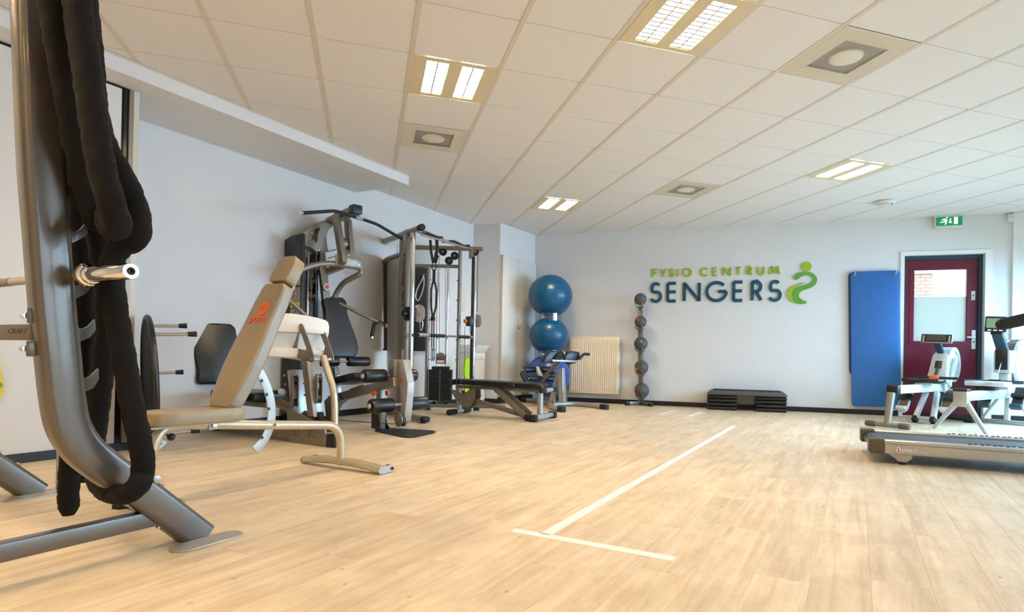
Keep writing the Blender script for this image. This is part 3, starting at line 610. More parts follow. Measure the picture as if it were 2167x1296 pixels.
t = thing('wall_emblem', 'green dancing figure emblem on the back wall beside the lettering', 'emblem', BW(2.68, 1.54, 0))
hc = (2.719, 2.088)
b = B(); b.cyl(BW(hc[0], hc[1], 0.004), BW(hc[0], hc[1], 0.02), 0.067, 30); part('head', b, 'lime', t)
s1 = [(2.557, 1.920), (2.562, 1.966), (2.606, 1.995), (2.680, 2.013), (2.753, 2.011), (2.817, 1.984), (2.858, 1.930), (2.864, 1.880), (2.838, 1.821), (2.784, 1.782), (2.711, 1.757), (2.656, 1.734), (2.624, 1.694), (2.624, 1.654), (2.658, 1.614), (2.714, 1.590), (2.732, 1.574), (2.720, 1.558), (2.659, 1.550), (2.594, 1.565), (2.557, 1.605), (2.537, 1.665), (2.540, 1.726), (2.573, 1.771), (2.637, 1.804), (2.719, 1.823), (2.783, 1.848), (2.815, 1.891), (2.805, 1.935), (2.763, 1.961), (2.708, 1.967), (2.653, 1.944), (2.607, 1.905), (2.574, 1.899)]
b = B(); b.plate([BW(x, y, 0.004) for x, y in s1], [], BN * 0.016); part('body_swoosh', b, 'leaf_green', t, flat=True)
s2 = [(2.706, 1.859), (2.654, 1.848), (2.590, 1.829), (2.516, 1.796), (2.476, 1.747), (2.462, 1.707), (2.470, 1.660), (2.501, 1.606), (2.548, 1.571), (2.594, 1.563), (2.566, 1.605), (2.537, 1.671), (2.540, 1.736), (2.576, 1.785), (2.636, 1.822)]
b = B(); b.plate([BW(x, y, 0.0035) for x, y in s2], [], BN * 0.014); part('leg_leaf', b, 'lime', t, flat=True)

# ================================================ things along the back wall
t = thing('radiator', 'cream panel radiator on the back wall beside the blue ball stack', 'radiator', BW(-0.355, 0.15, 0.0))
r0, r1, rz0, rz1 = -0.755, 0.048, 0.152, 1.05
b = B(); b.box(BW((r0 + r1) / 2, (rz0 + rz1) / 2, 0.085), BD, Z, r1 - r0, rz1 - rz0, 0.07, 0.008)
part('body', b, 'radiator', t)
for k in range(22):
    s = r0 + 0.03 + (r1 - r0 - 0.06) * (k + 0.5) / 22; b = B(); b.box(BW(s, (rz0 + rz1) / 2, 0.119), BD, Z, 0.021, rz1 - rz0 - 0.09, 0.016, 0.0065); part('rib', b, 'radiator', t)
b = B(); b.cyl(BW(r0 - 0.03, 0.98, 0.09), BW(r0 - 0.075, 0.98, 0.09), 0.022, 16); v_ = part('valve', b, 'white_metal', t)
b = B(); b.tube([BW(r0 - 0.022, 0.97, 0.085), BW(r0 - 0.022, 0.45, 0.06), BW(r0 - 0.05, 0.0, 0.05)], 0.009, 8); part('pipe', b, 'bolt', t)
for z in (0.19, 1.01): b = B(); b.cyl(BW(r1, z, 0.085), BW(r1 + 0.018, z, 0.085), 0.010); part('plug', b, 'bolt', t)
for s in (r0 + 0.15, r1 - 0.15): b = B(); b.box(BW(s, 0.8, 0.025), BD, Z, 0.04, 0.3, 0.048); part('bracket', b, 'white_metal', t)
# hanging exercise mats
def mat_slab(name, s0, s1, z0, z1, off, th, m, label, grp):
    t = thing(name, label, 'exercise mat', BW((s0 + s1) / 2, z0, off), grp); r = 0.05; pts = []
    for cx, cz, a0 in ((s1 - r, z1 - r, 0), (s0 + r, z1 - r, 90), (s0 + r, z0 + r, 180), (s1 - r, z0 + r, 270)):
        for k in range(7): a = math.radians(a0 + 15 * k); pts.append((cx + r * math.cos(a), cz + r * math.sin(a)))
    sk = lambda x, z: BW(x + (1.99 - z) * 0.022, z + 0.01 * (x - s0), off)
    b = B(); b.prism([sk(*q) for q in pts], BN * th, 0.003); part('slab', b, m, t)
    return t, sk
MG_ = 'blue mats hanging from the wall hooks'
t, sk = mat_slab('exercise_mat', 3.262, 3.872, 0.56, 1.985, 0.014, 0.016, 'blue_mat_back', 'darker shorter blue exercise mat hanging behind the long one', MG_)
t, sk = mat_slab('exercise_mat', 3.285, 3.893, 0.115, 1.995, 0.036, 0.017, 'blue_mat', 'long bright blue exercise mat hanging in front beside the burgundy door', MG_)
for s in (3.338, 3.838):
    b = B(); c = sk(s, 1.945) + BN * 0.018; b.lathe([(0.010, 0), (0.018, 0), (0.018, 0.003), (0.010, 0.003)], c, BN, 18); part('eyelet', b, 'bolt', t, 'chrome eyelet')
for s in (3.338, 3.838):
    c = V(sk(s, 1.945)); c = BW((c - BP).dot(BD), c.z, 0); b = B(); b.tube([c + BN * 0.001, c + BN * 0.075, c + BN * 0.088 + Z * 0.012, c + BN * 0.088 + Z * 0.035], 0.005, 8, bend=0.012)
    solo('wall_hook', b, 'bolt', 'small %s metal wall hook holding the top of the blue mats' % ('left' if s < 3.5 else 'right'), 'hook', c, 'hooks holding the mats')
# aerobic step on two stacks of risers
GR = 'black step risers stacked under the step platform'
def riser(name, label, s, z, off, first=None):
    o = BW(s, z, off)
    if first is None:
        t = thing(name, label, 'step riser', o, GR)
        b = B(); b.box(o + Z * 0.0265, BD, BN, 0.42, 0.29, 0.050, 0.022, 4); part('body', b, 'black', t)
        b = B(); b.box(o + Z * 0.0265, BD, BN, 0.34, 0.296, 0.010, 0.004); part('groove_band', b, 'rubber', t); return t
    return copy_thing(first, o, label)
ORD = ['bottom', 'second from the bottom', 'third from the bottom', 'topmost']; f_ = None
for side, s in (('ball rack', 1.59), ('blue mats', 2.255)):
    for k in range(4):
        r = riser('step_riser', 'black step riser, %s in the stack nearer the %s' % (ORD[k], side), s, 0.0005 + k * 0.0532, 0.185, f_); f_ = f_ or r
t = thing('step_platform', 'grey aerobic step with a black rubber top lying on riser stacks', 'step', BW(1.925, 0.214, 0.185))
def SPt(s, z, off): return BW(s, z, off)
b = B(); c = V(BW(1.925, 0, 0.185)); tb = bmesh.new()
lv = [(0.525, 0.15, 0.214), (0.54, 0.165, 0.225), (0.54, 0.165, 0.246), (0.50, 0.13, 0.281), (0.48, 0.115, 0.283)]; rings = []
for hx, hy, z in lv:
    r = 0.03; ring_ = []
    for sx, sy, a0 in ((1, 1, 0), (-1, 1, 90), (-1, -1, 180), (1, -1, 270)):
        for k in range(4): a = math.radians(a0 + 30 * k); ring_.append(tb.verts.new(c + BD * (sx * (hx - r) + r * math.cos(a)) + BN * (sy * (hy - r) + r * math.sin(a)) + Z * z))
    rings.append(ring_)
for a, d in zip(rings, rings[1:]):
    for k in range(16): tb.faces.new((a[k], a[(k + 1) % 16], d[(k + 1) % 16], d[k]))
tb.faces.new(rings[0][::-1]); tb.faces.new(rings[-1]); bmesh.ops.recalc_face_normals(tb, faces=tb.faces); b.add(tb); part('body', b, 'med_ball', t)
b = B(); b.box(c + Z * 0.289, BD, BN, 0.93, 0.205, 0.012, 0.004); part('rubber_top', b, 'rubber', t)
# medicine ball tree
t = thing('medicine_ball_rack', 'slim grey upright rack holding five medicine balls by the lettering', 'ball rack', BW(0.37, 0, 0.13))
balls = [(0.372, 1.622, 0.093), (0.381, 1.274, 0.092), (0.391, 0.944, 0.104), (0.405, 0.584, 0.107), (0.418, 0.233, 0.114)]
b = B(); b.bar(BW(0.385, 0.04, 0.06), BW(0.35, 1.52, 0.06), 0.075, 0.03, BN, 0.006); part('post', b, 'steel_dark', t)
for sx in (-1, 1):
    b = B(); b.bar(BW(0.385 + sx * 0.03, 0.03, 0.08), BW(0.385 + sx * 0.185, 0.03, 0.25), 0.05, 0.05, Z, 0.005); lg = part('leg', b, 'steel_dark', t)
    b = B(); b.bar(BW(0.385 + sx * 0.155, 0.026, 0.217), BW(0.385 + sx * 0.20, 0.026, 0.266), 0.056, 0.052, Z, 0.006); part('end_cap', b, 'rubber', lg)
for s, z, r in balls:
    p0 = BW(s - 0.02, z - r * 1.12, 0.075)
    b = B()
    for sx in (-1, 1): b.tube([p0 + BD * sx * 0.03, p0 + BD * sx * 0.045 + BN * (0.10), p0 + BD * (sx * 0.055) + BN * (0.125 + r * 1.0) + Z * r * 0.55], 0.0085, 8, bend=0.05)
    b.box(p0 + BN * -0.005 + Z * 0.0, BD, Z, 0.1, 0.03, 0.012); part('cradle', b, 'steel_dark', t)
    b = B(); b.hexbolt(BW(s - 0.02, z - r - 0.045, 0.076), BN, 0.011, 0.008); part('bolt', b, 'black', t)
BL = ['small grey medicine ball with a blue badge, topmost on the ball rack', 'grey medicine ball with a red patch, second from the top of the rack', 'grey medicine ball with a blue number 2 badge in the middle of the rack', 'plain grey medicine ball, second from the bottom of the rack', 'largest grey medicine ball with a pink patch, lowest on the rack']
def to_cam(c): return (cam.matrix_world.translation - c).normalized()
for (s, z, r), l, bd in zip(balls, BL, (('ball_blue', .10, .55), ('red', -.45, .55), ('ball_indigo', .25, .35), ('orange', -.85, -.35), ('red', -.9, -.3))):
    c = V(BW(s, z + 0.002, 0.205)); t = thing('medicine_ball', l, 'medicine ball', c - Z * r, 'medicine balls on the rack'); b = B(); b.ball(c, r, u=32, v=20)
    for k in (-1, 0, 1): b.tube([c + V((math.cos(a) * math.sqrt(r * r - (k * r * .45) ** 2), math.sin(a) * math.sqrt(r * r - (k * r * .45) ** 2), k * r * 0.45)) * 1.0 for a in [2 * math.pi * i / 32 for i in range(32)]], 0.0016, 5, closed=True)
    part('shell', b, 'med_ball', t)
    d = (BN * 1.0 + BD * bd[1] + Z * bd[2]).normalized(); b = B(); b.lathe([(0, r * 1.012), (r * 0.14, r * 1.004), (r * 0.24, r * 0.976), (r * 0.25, r * 0.955)], c, d, 18); bg = part('badge', b, bd[0], t)
    if 'number 2' in l:
        x, y, _ = basis(d); b = B(); textmesh(b, '2', c + d * (r * 1.012 + 0.001) - x * 0.010 - y * 0.014, x, y, 0.028, 0.001); part('numeral', b, 'white_print', bg, flat=True)
# gym ball stack
GB = 'gym balls in the stack by the cupboard'; gs, go = -0.975, 0.50
for nm, lab, z, r, m in (('gym_ball', 'large petrol blue gym ball at the top of the stack', 1.663, 0.326, 'ball_blue'), ('gym_ball', 'smaller petrol blue gym ball in the middle of the stack', 1.046, 0.288, 'ball_blue'), ('gym_ball', 'indigo blue gym ball at the bottom of the stack behind the exercise bench', 0.43, 0.326, 'ball_indigo')):
    c = V(BW(gs - (0.012 if z < 1.2 else 0), z, go)); t = thing(nm, lab, 'gym ball', c - Z * r, GB); b = B(); b.ball(c, r, 1.045, 1.045, 0.995, 48, 32); part('shell', b, m, t)
    b = B()
    for k in range(-5, 6):
        h = k * 0.055; rr = math.sqrt(r * r - (h) ** 2) * 1.0455; b.tube([c + V((math.cos(a) * rr, math.sin(a) * rr, h)) for a in [2 * math.pi * i / 48 for i in range(48)]], 0.0013, 4, closed=True)
    part('rib_lines', b, m, t)
for k, (z0, z1, l) in enumerate(((1.255, 1.405, 'clear ring holder between the upper and the middle gym ball'), (0.69, 0.835, 'clear ring holder between the middle and the lower gym ball'), (0.0, 0.15, 'clear ring holder on the floor under the lowest gym ball'))):
    c = V(BW(gs, 0, go)); b = B(); b.lathe([(0.178, z0), (0.178, z1), (0.172, z1), (0.172, z0), (0.178, z0)], c, seg=40); t = thing('ball_ring_holder', l, 'ball holder', c + Z * z0, 'clear gym ball rings'); part('ring', b, 'acrylic', t)
    b = B()
    for zz in (z0 + 0.003, z1 - 0.003): b.tube([c + V((0.176 * math.cos(a), 0.176 * math.sin(a), zz)) for a in [2 * math.pi * i / 40 for i in range(40)]], 0.003, 6, closed=True)
    part('rim', b, 'acrylic', t)
# white tape on the floor
def tape(p0, p1, w, label):
    p0, p1 = V(p0), V(p1); p0.z = p1.z = 0.0003; d = (p1 - p0).normalized(); n = Z.cross(d) * w / 2; b = B(); b.prism([p0 - n, p1 - n, p1 + n, p0 + n], (0, 0, 0.0006)); solo('floor_tape', b, 'tape', label, 'floor tape', (p0 + p1) / 2, 'white tape marks on the floor')
tape((0.483, -1.016, 0.000), (3.642, 2.171, 0.000), 0.05, 'long white tape line running across the floor towards the back wall')
tape((0.367, -0.927, 0.000), (0.862, -1.417, -0.000), 0.05, 'white tape line across the near end of the long line')
tape((3.381, 3.401, 0.000), (3.916, 3.943, 0.000), 0.05, 'left one of two short white tape dashes before the step')
tape((3.657, 3.167, 0.000), (4.180, 3.647, 0.000), 0.05, 'right one of two short white tape dashes before the step')
# wash basin in the far left corner
w0, w1 = 4.423, 4.76
t = thing('wash_basin', 'white ceramic wash basin in the back left corner behind the cable machine', 'sink', LW((w0 + w1) / 2, 0.60, 0))
b = B(); tb = bmesh.new(); zt, zb = 0.875, 0.765
prof = [(0.002, zb), (0.28, zb), (0.36, zt), (0.002, zt)]
b.prism([LW(w0, z, o) for o, z in prof], LD * (w1 - w0), 0.008); part('basin', b, 'ceramic', t)
b = B(); b.tube([LW(w0 + 0.12, zt, 0.06), LW(w0 + 0.12, zt + 0.10, 0.06), LW(w0 + 0.12, zt + 0.10, 0.16), LW(w0 + 0.12, zt + 0.07, 0.17)], 0.010, 8, bend=0.02); b.tube([LW(w0 + 0.12, zt + 0.10, 0.06), LW(w0 + 0.12, zt + 0.14, 0.10)], 0.006, 8); part('tap', b, 'chrome', t)
t = thing('basin_cabinet', 'white cabinet standing under the wash basin', 'cabinet', LW((w0 + w1) / 2, 0, 0.14))
b = B(); b.prism([LW(w0 + 0.02, 0.0, 0.016), LW(w1 - 0.02, 0.0, 0.016), LW(w1 - 0.02, 0.0, 0.268), LW(w0 + 0.02, 0.0, 0.268)], (0, 0, 0.764)); part('body', b, 'cupboard', t)
b = B(); b.prism([LW(w0 + 0.025, 0.66, 0.27), LW(w1 - 0.025, 0.66, 0.27), LW(w1 - 0.025, 0.757, 0.27), LW(w0 + 0.025, 0.757, 0.27)], LN * 0.015, 0.002); part('drawer_front', b, 'cupboard', t)
b = B(); b.prism([LW(w0 + 0.025, 0.02, 0.27), LW(w1 - 0.025, 0.02, 0.27), LW(w1 - 0.025, 0.652, 0.27), LW(w0 + 0.025, 0.652, 0.27)], LN * 0.015, 0.002); part('door', b, 'cupboard', t)
b = B(); b.plate([(1.082, 4.867, 0.686), (1.139, 4.923, 0.666), (1.143, 4.928, 0.463), (1.142, 4.927, 0.186), (1.069, 4.855, 0.205), (1.073, 4.858, 0.398), (1.039, 4.825, 0.466), (1.052, 4.838, 0.599)], [], LN * 0.02); solo('towel', b, 'lime_cloth', 'lime green towel hanging from the wash basin cabinet', 'towel', (1.142, 4.927, 0.186))
b = B(); b.prism([LW(4.478, 1.38, 0.002), LW(4.584, 1.38, 0.002), LW(4.584, 1.72, 0.002), LW(4.478, 1.72, 0.002)], LN * 0.01); solo('wall_panel', b, 'vent', 'small beige panel on the left wall above the wash basin', 'panel')
t = thing('rolled_mat_board', 'black gym mat hanging on the left wall behind the cable machine', 'gym mat', LW(3.545, 0.7665, 0))
b = B(); b.prism([LW(3.379, 0.7665, 0.003), LW(3.711, 0.7665, 0.003), LW(3.711, 1.896, 0.003), LW(3.379, 1.896, 0.003)], LN * 0.05, 0.012); part('slab', b, 'rubber', t)
b = B(); b.tube(smooth_path([(0.456, 4.594, 1.794), (0.431, 4.568, 1.720), (0.373, 4.512, 1.597), (0.349, 4.488, 1.481), (0.383, 4.522, 1.435), (0.428, 4.566, 1.530), (0.459, 4.597, 1.655), (0.457, 4.594, 1.769)], 5), 0.009, 8); solo('strap_loop', b, 'white_print', 'white strap loop hanging in front of the black gym mat', 'strap', (0.456, 4.594, 1.794))

# ================================================ power rack, barbell and battle rope (left foreground)
RN_ = V((0.707, -0.707, 0.000))                       # rack side-plane normal, towards the viewer
RL = -RN_                                                          # across the rack
RA = V((0.7071, 0.7071, 0))                                         # along the side frames
SH = RL * 1.368
t = rack = thing('power_rack', 'bronze-grey power rack with slanted curved legs, cut by the left edge', 'power rack', (-1.211, -0.230, 0.000))
post = [(-1.234, -1.137, 2.065), (-1.211, -1.115, 1.387), (-1.195, -1.099, 1.094), (-1.182, -1.086, 0.875), (-1.170, -1.074, 0.720), (-1.160, -1.064, 0.590), (-1.147, -1.051, 0.488), (-1.120, -1.024, 0.409), (-1.081, -0.984, 0.345), (-1.012, -0.915, 0.251), (-0.831, -0.734, -0.002)]
def frame_side(sh):
    b = B(); b.sweep(smooth_path([V(q) - RN_ * 0.041 + sh for q in post], 5), RN_, 0.112, 0.082, 0.022); part('post', b, 'steel_rack', t)
    c = V((-0.787, -0.816, 0.000)) - RN_ * 0.035 + sh; b = B(); o = []
    for sx, a0 in ((0.085, -90), (-0.085, 90)):
        for k in range(9): a = math.radians(a0 + 22.5 * k); o.append(c + RA * (sx + 0.052 * math.cos(a)) + RN_ * (0.052 * math.sin(a)))
    b.prism(o, (0, 0, 0.007), 0.0015, 1); part('foot_plate', b, 'platinum', t)
    p0, p1 = V((-0.956, -0.859, 0.117)) - RN_ * 0.041 + sh, V((-1.274, -1.178, 0.113)) - RN_ * 0.041 + sh; p1 = p0 + (p1 - p0) * 2.6; p1.z = p0.z
    b = B(); b.bar(p0, p1, 0.05, 0.058, Z, 0.004); part('base_beam', b, 'steel_rack', t)
    b = B(); b.prism([q - RN_ * 0.012 + sh for q in [V(w) for w in [(-0.990, -0.894, 0.165), (-0.975, -0.879, 0.163), (-0.915, -0.819, 0.086), (-0.913, -0.817, 0.066), (-0.926, -0.830, 0.065), (-0.941, -0.845, 0.086), (-0.942, -0.846, 0.127), (-0.961, -0.864, 0.138)]]], -RN_ * 0.06, 0.002); bk_ = part('beam_bracket', b, 'steel_rack', t)
    for q in [V(w) for w in [(-0.938, -0.842, 0.111), (-0.979, -0.883, 0.156)]]: b = B(); b.hexbolt(q - RN_ * 0.03 + sh + V((0, 0, -0.02)), V((-0.4, -0.4, -0.8)), 0.010, 0.022); part('bolt', b, 'bolt', bk_)
    for q in [V(w) for w in [(-0.941, -0.845, 0.221), (-0.886, -0.790, 0.148)]]: b = B(); b.hexbolt(q - RN_ * 0.041 + sh, V((0.35, 0.35, 0.87)), 0.010, 0.016); part('bolt', b, 'bolt', t)
frame_side(V((0, 0, 0))); frame_side(SH)
# catch plate with upturned fingers on the near post
fing = [(388, 408, 150), (486, 511, 155), (600, 630, 162), (692, 722, 172), (797, 830, 179)]
def_pts = [(-1.208, -1.112, 1.433), (-1.170, -1.073, 1.452)]
cp = [V(q) for q in def_pts]
for f in [[(-1.165, -1.069, 1.281), (-1.160, -1.064, 1.272), (-1.151, -1.055, 1.274), (-1.142, -1.045, 1.286), (-1.129, -1.033, 1.314), (-1.127, -1.031, 1.279), (-1.138, -1.041, 1.267), (-1.152, -1.056, 1.249), (-1.159, -1.063, 1.242), (-1.163, -1.067, 1.228)], [(-1.159, -1.063, 1.133), (-1.153, -1.057, 1.124), (-1.144, -1.048, 1.125), (-1.135, -1.039, 1.135), (-1.122, -1.026, 1.163), (-1.120, -1.024, 1.127), (-1.131, -1.034, 1.108), (-1.145, -1.049, 1.092), (-1.153, -1.056, 1.085), (-1.156, -1.060, 1.072)], [(-1.150, -1.054, 0.959), (-1.144, -1.048, 0.949), (-1.135, -1.039, 0.949), (-1.126, -1.029, 0.959), (-1.113, -1.016, 0.985), (-1.111, -1.015, 0.949), (-1.121, -1.025, 0.923), (-1.136, -1.040, 0.909), (-1.143, -1.047, 0.903), (-1.147, -1.051, 0.890)], [(-1.139, -1.042, 0.818), (-1.133, -1.037, 0.808), (-1.123, -1.027, 0.807), (-1.114, -1.018, 0.815), (-1.101, -1.005, 0.840), (-1.099, -1.003, 0.804), (-1.110, -1.013, 0.779), (-1.125, -1.029, 0.766), (-1.132, -1.036, 0.761), (-1.136, -1.040, 0.748)], [(-1.130, -1.034, 0.655), (-1.124, -1.028, 0.643), (-1.114, -1.018, 0.641), (-1.105, -1.009, 0.649), (-1.091, -0.995, 0.673), (-1.090, -0.994, 0.636), (-1.100, -1.004, 0.607), (-1.116, -1.019, 0.596), (-1.123, -1.027, 0.592), (-1.127, -1.031, 0.579)]]: cp += [V(q) for q in f]
cp += [V(q) for q in [(-1.142, -1.046, 0.593), (-1.141, -1.045, 0.577), (-1.166, -1.070, 0.674), (-1.187, -1.091, 0.945), (-1.199, -1.103, 1.168)]]
b = B(); b.plate([q - RN_ * 0.030 for q in cp], [], -RN_ * 0.012); part('bar_catch_plate', b, 'steel_rack', t)
for q in [V(w) for w in [(-1.197, -1.101, 1.596), (-1.190, -1.094, 1.434), (-1.180, -1.084, 1.265), (-1.162, -1.066, 0.850), (-1.154, -1.058, 0.743), (-1.145, -1.049, 0.609)]]: b = B(); b.box(q - RN_ * 0.026, RA, Z, 0.008, 0.045, 0.004, 0.001); part('weld_seam', b, 'steel_rack', t)
# cross brace with lettering
cb = V((-1.205, -1.109, 0.789)) - RN_ * 0.05
b = B(); b.bar(cb, cb + RL * (SH.length - 0.02), 0.04, 0.051, Z, 0.003); br = part('cross_brace', b, 'steel_rack', t)
BRN = (V((-0.25, -1, 0)) - RL * V((-0.25, -1, 0)).dot(RL)).normalized()
b = B(); textmesh(b, 'CRAFT', cb + RL * 0.150 + BRN * 0.0205 - Z * 0.004, RN_, Z, 0.0155, 0.001, shear=0.25, width=0.136); part('lettering', b, 'dark_print', br, flat=True)
for dz in (0.052, -0.052):
    c = cb - RL * 0.005 + Z * dz; b = B(); b.box(c + RA * 0.0, RA, Z, 0.06, 0.05, 0.012, 0.004, uz=RL); fl = part('brace_flange', b, 'steel_rack', t)
    b = B(); b.cyl(c + RL * 0.006 - RA * 0.028, c + RL * 0.03 - RA * 0.028, 0.010, 6); b.ball(c + RL * 0.03 - RA * 0.028, 0.0095); part('acorn_nut', b, 'chrome', fl)
b = B(); b.bar(V(post[0]) - RN_ * 0.041, V(post[0]) - RN_ * 0.041 + SH, 0.06, 0.06, Z, 0.004); part('top_bar', b, 'steel_rack', t)
c = V((-1.742, 0.287, 0.000)) ; b = B(); b.cyl(c, c + Z * 0.252, 0.0135, 14); b.cyl(c, c + Z * 0.006, 0.05, 18); part('bar_holder_tube', b, 'platinum', t)
c = V((-0.960, -0.864, 0.266)); b = B(); b.prism([V(q) for q in [(-0.976, -0.880, 0.279), (-0.958, -0.862, 0.278), (-0.951, -0.855, 0.264), (-0.958, -0.862, 0.250), (-0.967, -0.871, 0.249)]], -RN_ * 0.006, 0.001); part('tab', b, 'platinum', t)
# barbell lying in the catch, chrome sleeve towards the viewer
c0, c1 = V((-1.106, -1.094, 0.977)), V((-0.923, -1.277, 0.979)); c1.z = c0.z; ax = (c1 - c0).normalized()
t = thing('barbell', 'barbell lying in the rack catch, polished chrome sleeve pointing out past the rope', 'barbell', c0)
b = B(); b.cyl(c0 - ax * 1.75, c0 - ax * 0.01, 0.0142, 14); part('shaft', b, 'platinum', t)
b = B(); b.cyl(c0 - ax * 0.66, c0 - ax * 0.53, 0.0155, 14); part('knurled_grip', b, 'steel_dark', t)
def sleeve(p, d, l):
    b = B(); b.lathe([(0, -0.005), (0.030, -0.005), (0.036, 0.0), (0.0385, 0.010), (0.036, 0.020), (0.030, 0.024), (0.031, 0.030), (0.029, 0.037), (0.0245, 0.040), (0.0245, l - 0.004), (0.0225, l), (0.0125, l), (0.0115, l - 0.002), (0.0115, l - 0.015), (0, l - 0.015)], p, d, 36); s_ = part('sleeve', b, 'chrome', t)
    b = B(); b.lathe([(0.0105, l - 0.014), (0.0105, l - 0.001), (0.0085, l), (0.0065, l - 0.001), (0.0065, l - 0.012)], p, d, 20); b.cyl(p + d * (l - 0.014), p + d * (l - 0.009), 0.0066, 6); part('end_bolt', b, 'black', s_)
sleeve(c0, ax, (c1 - c0).length); sleeve(c0 - ax * 1.76, -ax, 0.25)
# battle rope
def rope_strand(b, pts, r, seed):
    P = smooth_path(pts, 8); Q = [P[0]]; step = 0.011
    for p in P[1:]:                                                  # even spacing
        while (p - Q[-1]).length > step: Q.append(Q[-1] + (p - Q[-1]).normalized() * step)
    t = bmesh.new(); rings = []; prev = None; rnd = random.Random(seed); n = len(Q); seg = 20; ph = rnd.random() * 6
    for i, p in enumerate(Q):
        d = (Q[min(i + 1, n - 1)] - Q[max(i - 1, 0)]).normalized()
        x = basis(d)[0] if prev is None else (prev - d * prev.dot(d)).normalized(); prev = x; y = d.cross(x); ring_ = []
        endk = min(1, 0.55 + 0.15 * min(i, n - 1 - i))
        for k in range(seg):
            a = 2 * math.pi * k / seg; tw = a * 3 - i * step * 70 + ph
            rr = r * endk * (1 + 0.030 * math.cos(tw) + 0.055 * abs(math.sin(i * step * 62 + a + ph)) + 0.018 * math.sin(i * step * 260 + 2 * a + ph) + 0.010 * math.sin(i * 1.7 + a * 5))
            ring_.append(t.verts.new(p + (x * math.cos(a) + y * math.sin(a)) * rr))
        rings.append(ring_)
    for a, c in zip(rings, rings[1:]):
        for k in range(seg): t.faces.new((a[k], a[(k + 1) % seg], c[(k + 1) % seg], c[k]))
    t.faces.new(rings[0][::-1]); t.faces.new(rings[-1]); bmesh.ops.recalc_face_normals(t, faces=t.faces); b.add(t)
b = B()
rope_strand(b, [(-1.100, -1.234, 1.972), (-1.088, -1.237, 1.759), (-1.061, -1.244, 1.589), (-1.035, -1.251, 1.419), (-1.009, -1.259, 1.278), (-0.980, -1.257, 1.167), (-0.982, -1.214, 1.123), (-1.027, -1.137, 1.130), (-1.084, -1.036, 1.225), (-1.111, -1.028, 1.382), (-1.135, -1.032, 1.614), (-1.129, -1.098, 1.829), (-1.143, -1.095, 2.057)], 0.036, 1)
rope_strand(b, [(-1.212, -0.906, 2.054), (-1.184, -0.935, 1.894), (-1.160, -0.952, 1.726), (-1.140, -0.967, 1.560), (-1.095, -1.002, 1.425), (-1.025, -1.054, 1.313), (-1.000, -1.020, 1.234), (-0.977, -1.048, 1.153), (-0.989, -1.054, 1.103), (-1.031, -1.041, 1.083), (-1.057, -1.032, 1.041), (-1.051, -1.044, 0.942), (-1.032, -1.049, 0.817), (-1.009, -1.045, 0.675), (-0.986, -1.041, 0.532), (-0.965, -1.026, 0.402), (-0.966, -1.004, 0.317), (-0.976, -1.043, 0.268), (-1.047, -0.968, 0.238), (-1.120, -0.882, 0.240), (-1.214, -0.706, 0.259), (-1.239, -0.656, 0.351), (-1.216, -0.686, 0.518), (-1.174, -0.763, 0.700), (-1.144, -0.836, 0.873), (-1.130, -0.904, 1.019), (-1.135, -0.956, 1.158), (-1.118, -1.088, 1.316), (-1.139, -1.114, 1.502), (-1.169, -1.116, 1.691), (-1.196, -1.109, 1.870), (-1.213, -1.104, 2.019)], 0.034, 2)
rope_strand(b, [(-1.357, -0.555, 0.075), (-1.359, -0.555, 0.169), (-1.346, -0.580, 0.304), (-1.318, -0.632, 0.459), (-1.281, -0.687, 0.626), (-1.251, -0.739, 0.805), (-1.234, -0.788, 0.977), (-1.222, -0.855, 1.172), (-1.214, -0.922, 1.388), (-1.219, -0.953, 1.603), (-1.229, -0.972, 1.832), (-1.243, -0.969, 2.071)], 0.034, 3)
rope_strand(b, [(-1.368, -0.395, 0.177), (-1.360, -0.429, 0.298), (-1.332, -0.502, 0.463), (-1.306, -0.553, 0.639), (-1.280, -0.615, 0.827), (-1.256, -0.697, 1.057), (-1.227, -0.812, 1.283), (-1.229, -0.866, 1.554), (-1.236, -0.897, 1.855), (-1.241, -0.918, 2.105)], 0.033, 4)
rope_strand(b, [(-1.171, -1.233, 1.942), (-1.161, -1.214, 1.757), (-1.147, -1.175, 1.592), (-1.132, -1.126, 1.408), (-1.117, -1.078, 1.258), (-1.099, -1.051, 1.157), (-1.137, -0.987, 1.248), (-1.168, -0.979, 1.439), (-1.192, -0.994, 1.717), (-1.207, -1.012, 2.067)], 0.034, 5)
solo('battle_rope', b, 'rope', 'thick black battle rope hanging in long loops over the power rack', 'rope', (-0.995, -1.089, 0.264), ang=60)
# yellow board on the partition
b = B(); b.prism([V(q) for q in [(-2.363, 1.090, 0.480), (-2.384, 1.069, 0.666), (-2.463, 0.991, 0.826), (-2.563, 0.893, 0.765), (-2.587, 0.869, 0.522), (-2.543, 0.913, 0.302), (-2.441, 1.014, 0.260), (-2.381, 1.073, 0.400)]], RL * 0.02, 0.004); yb = thing('yellow_board', 'yellow angular board cut by the left edge, on the white partition', 'board', (-2.398, 1.056, 0.482)); part('plate', b, 'yellow', yb)
b = B(); c = V((-2.386, 1.065, 0.499)); b.cyl(c, c + RN_ * 0.003, 0.02, 16); part('green_dot', b, 'leaf_green', yb)
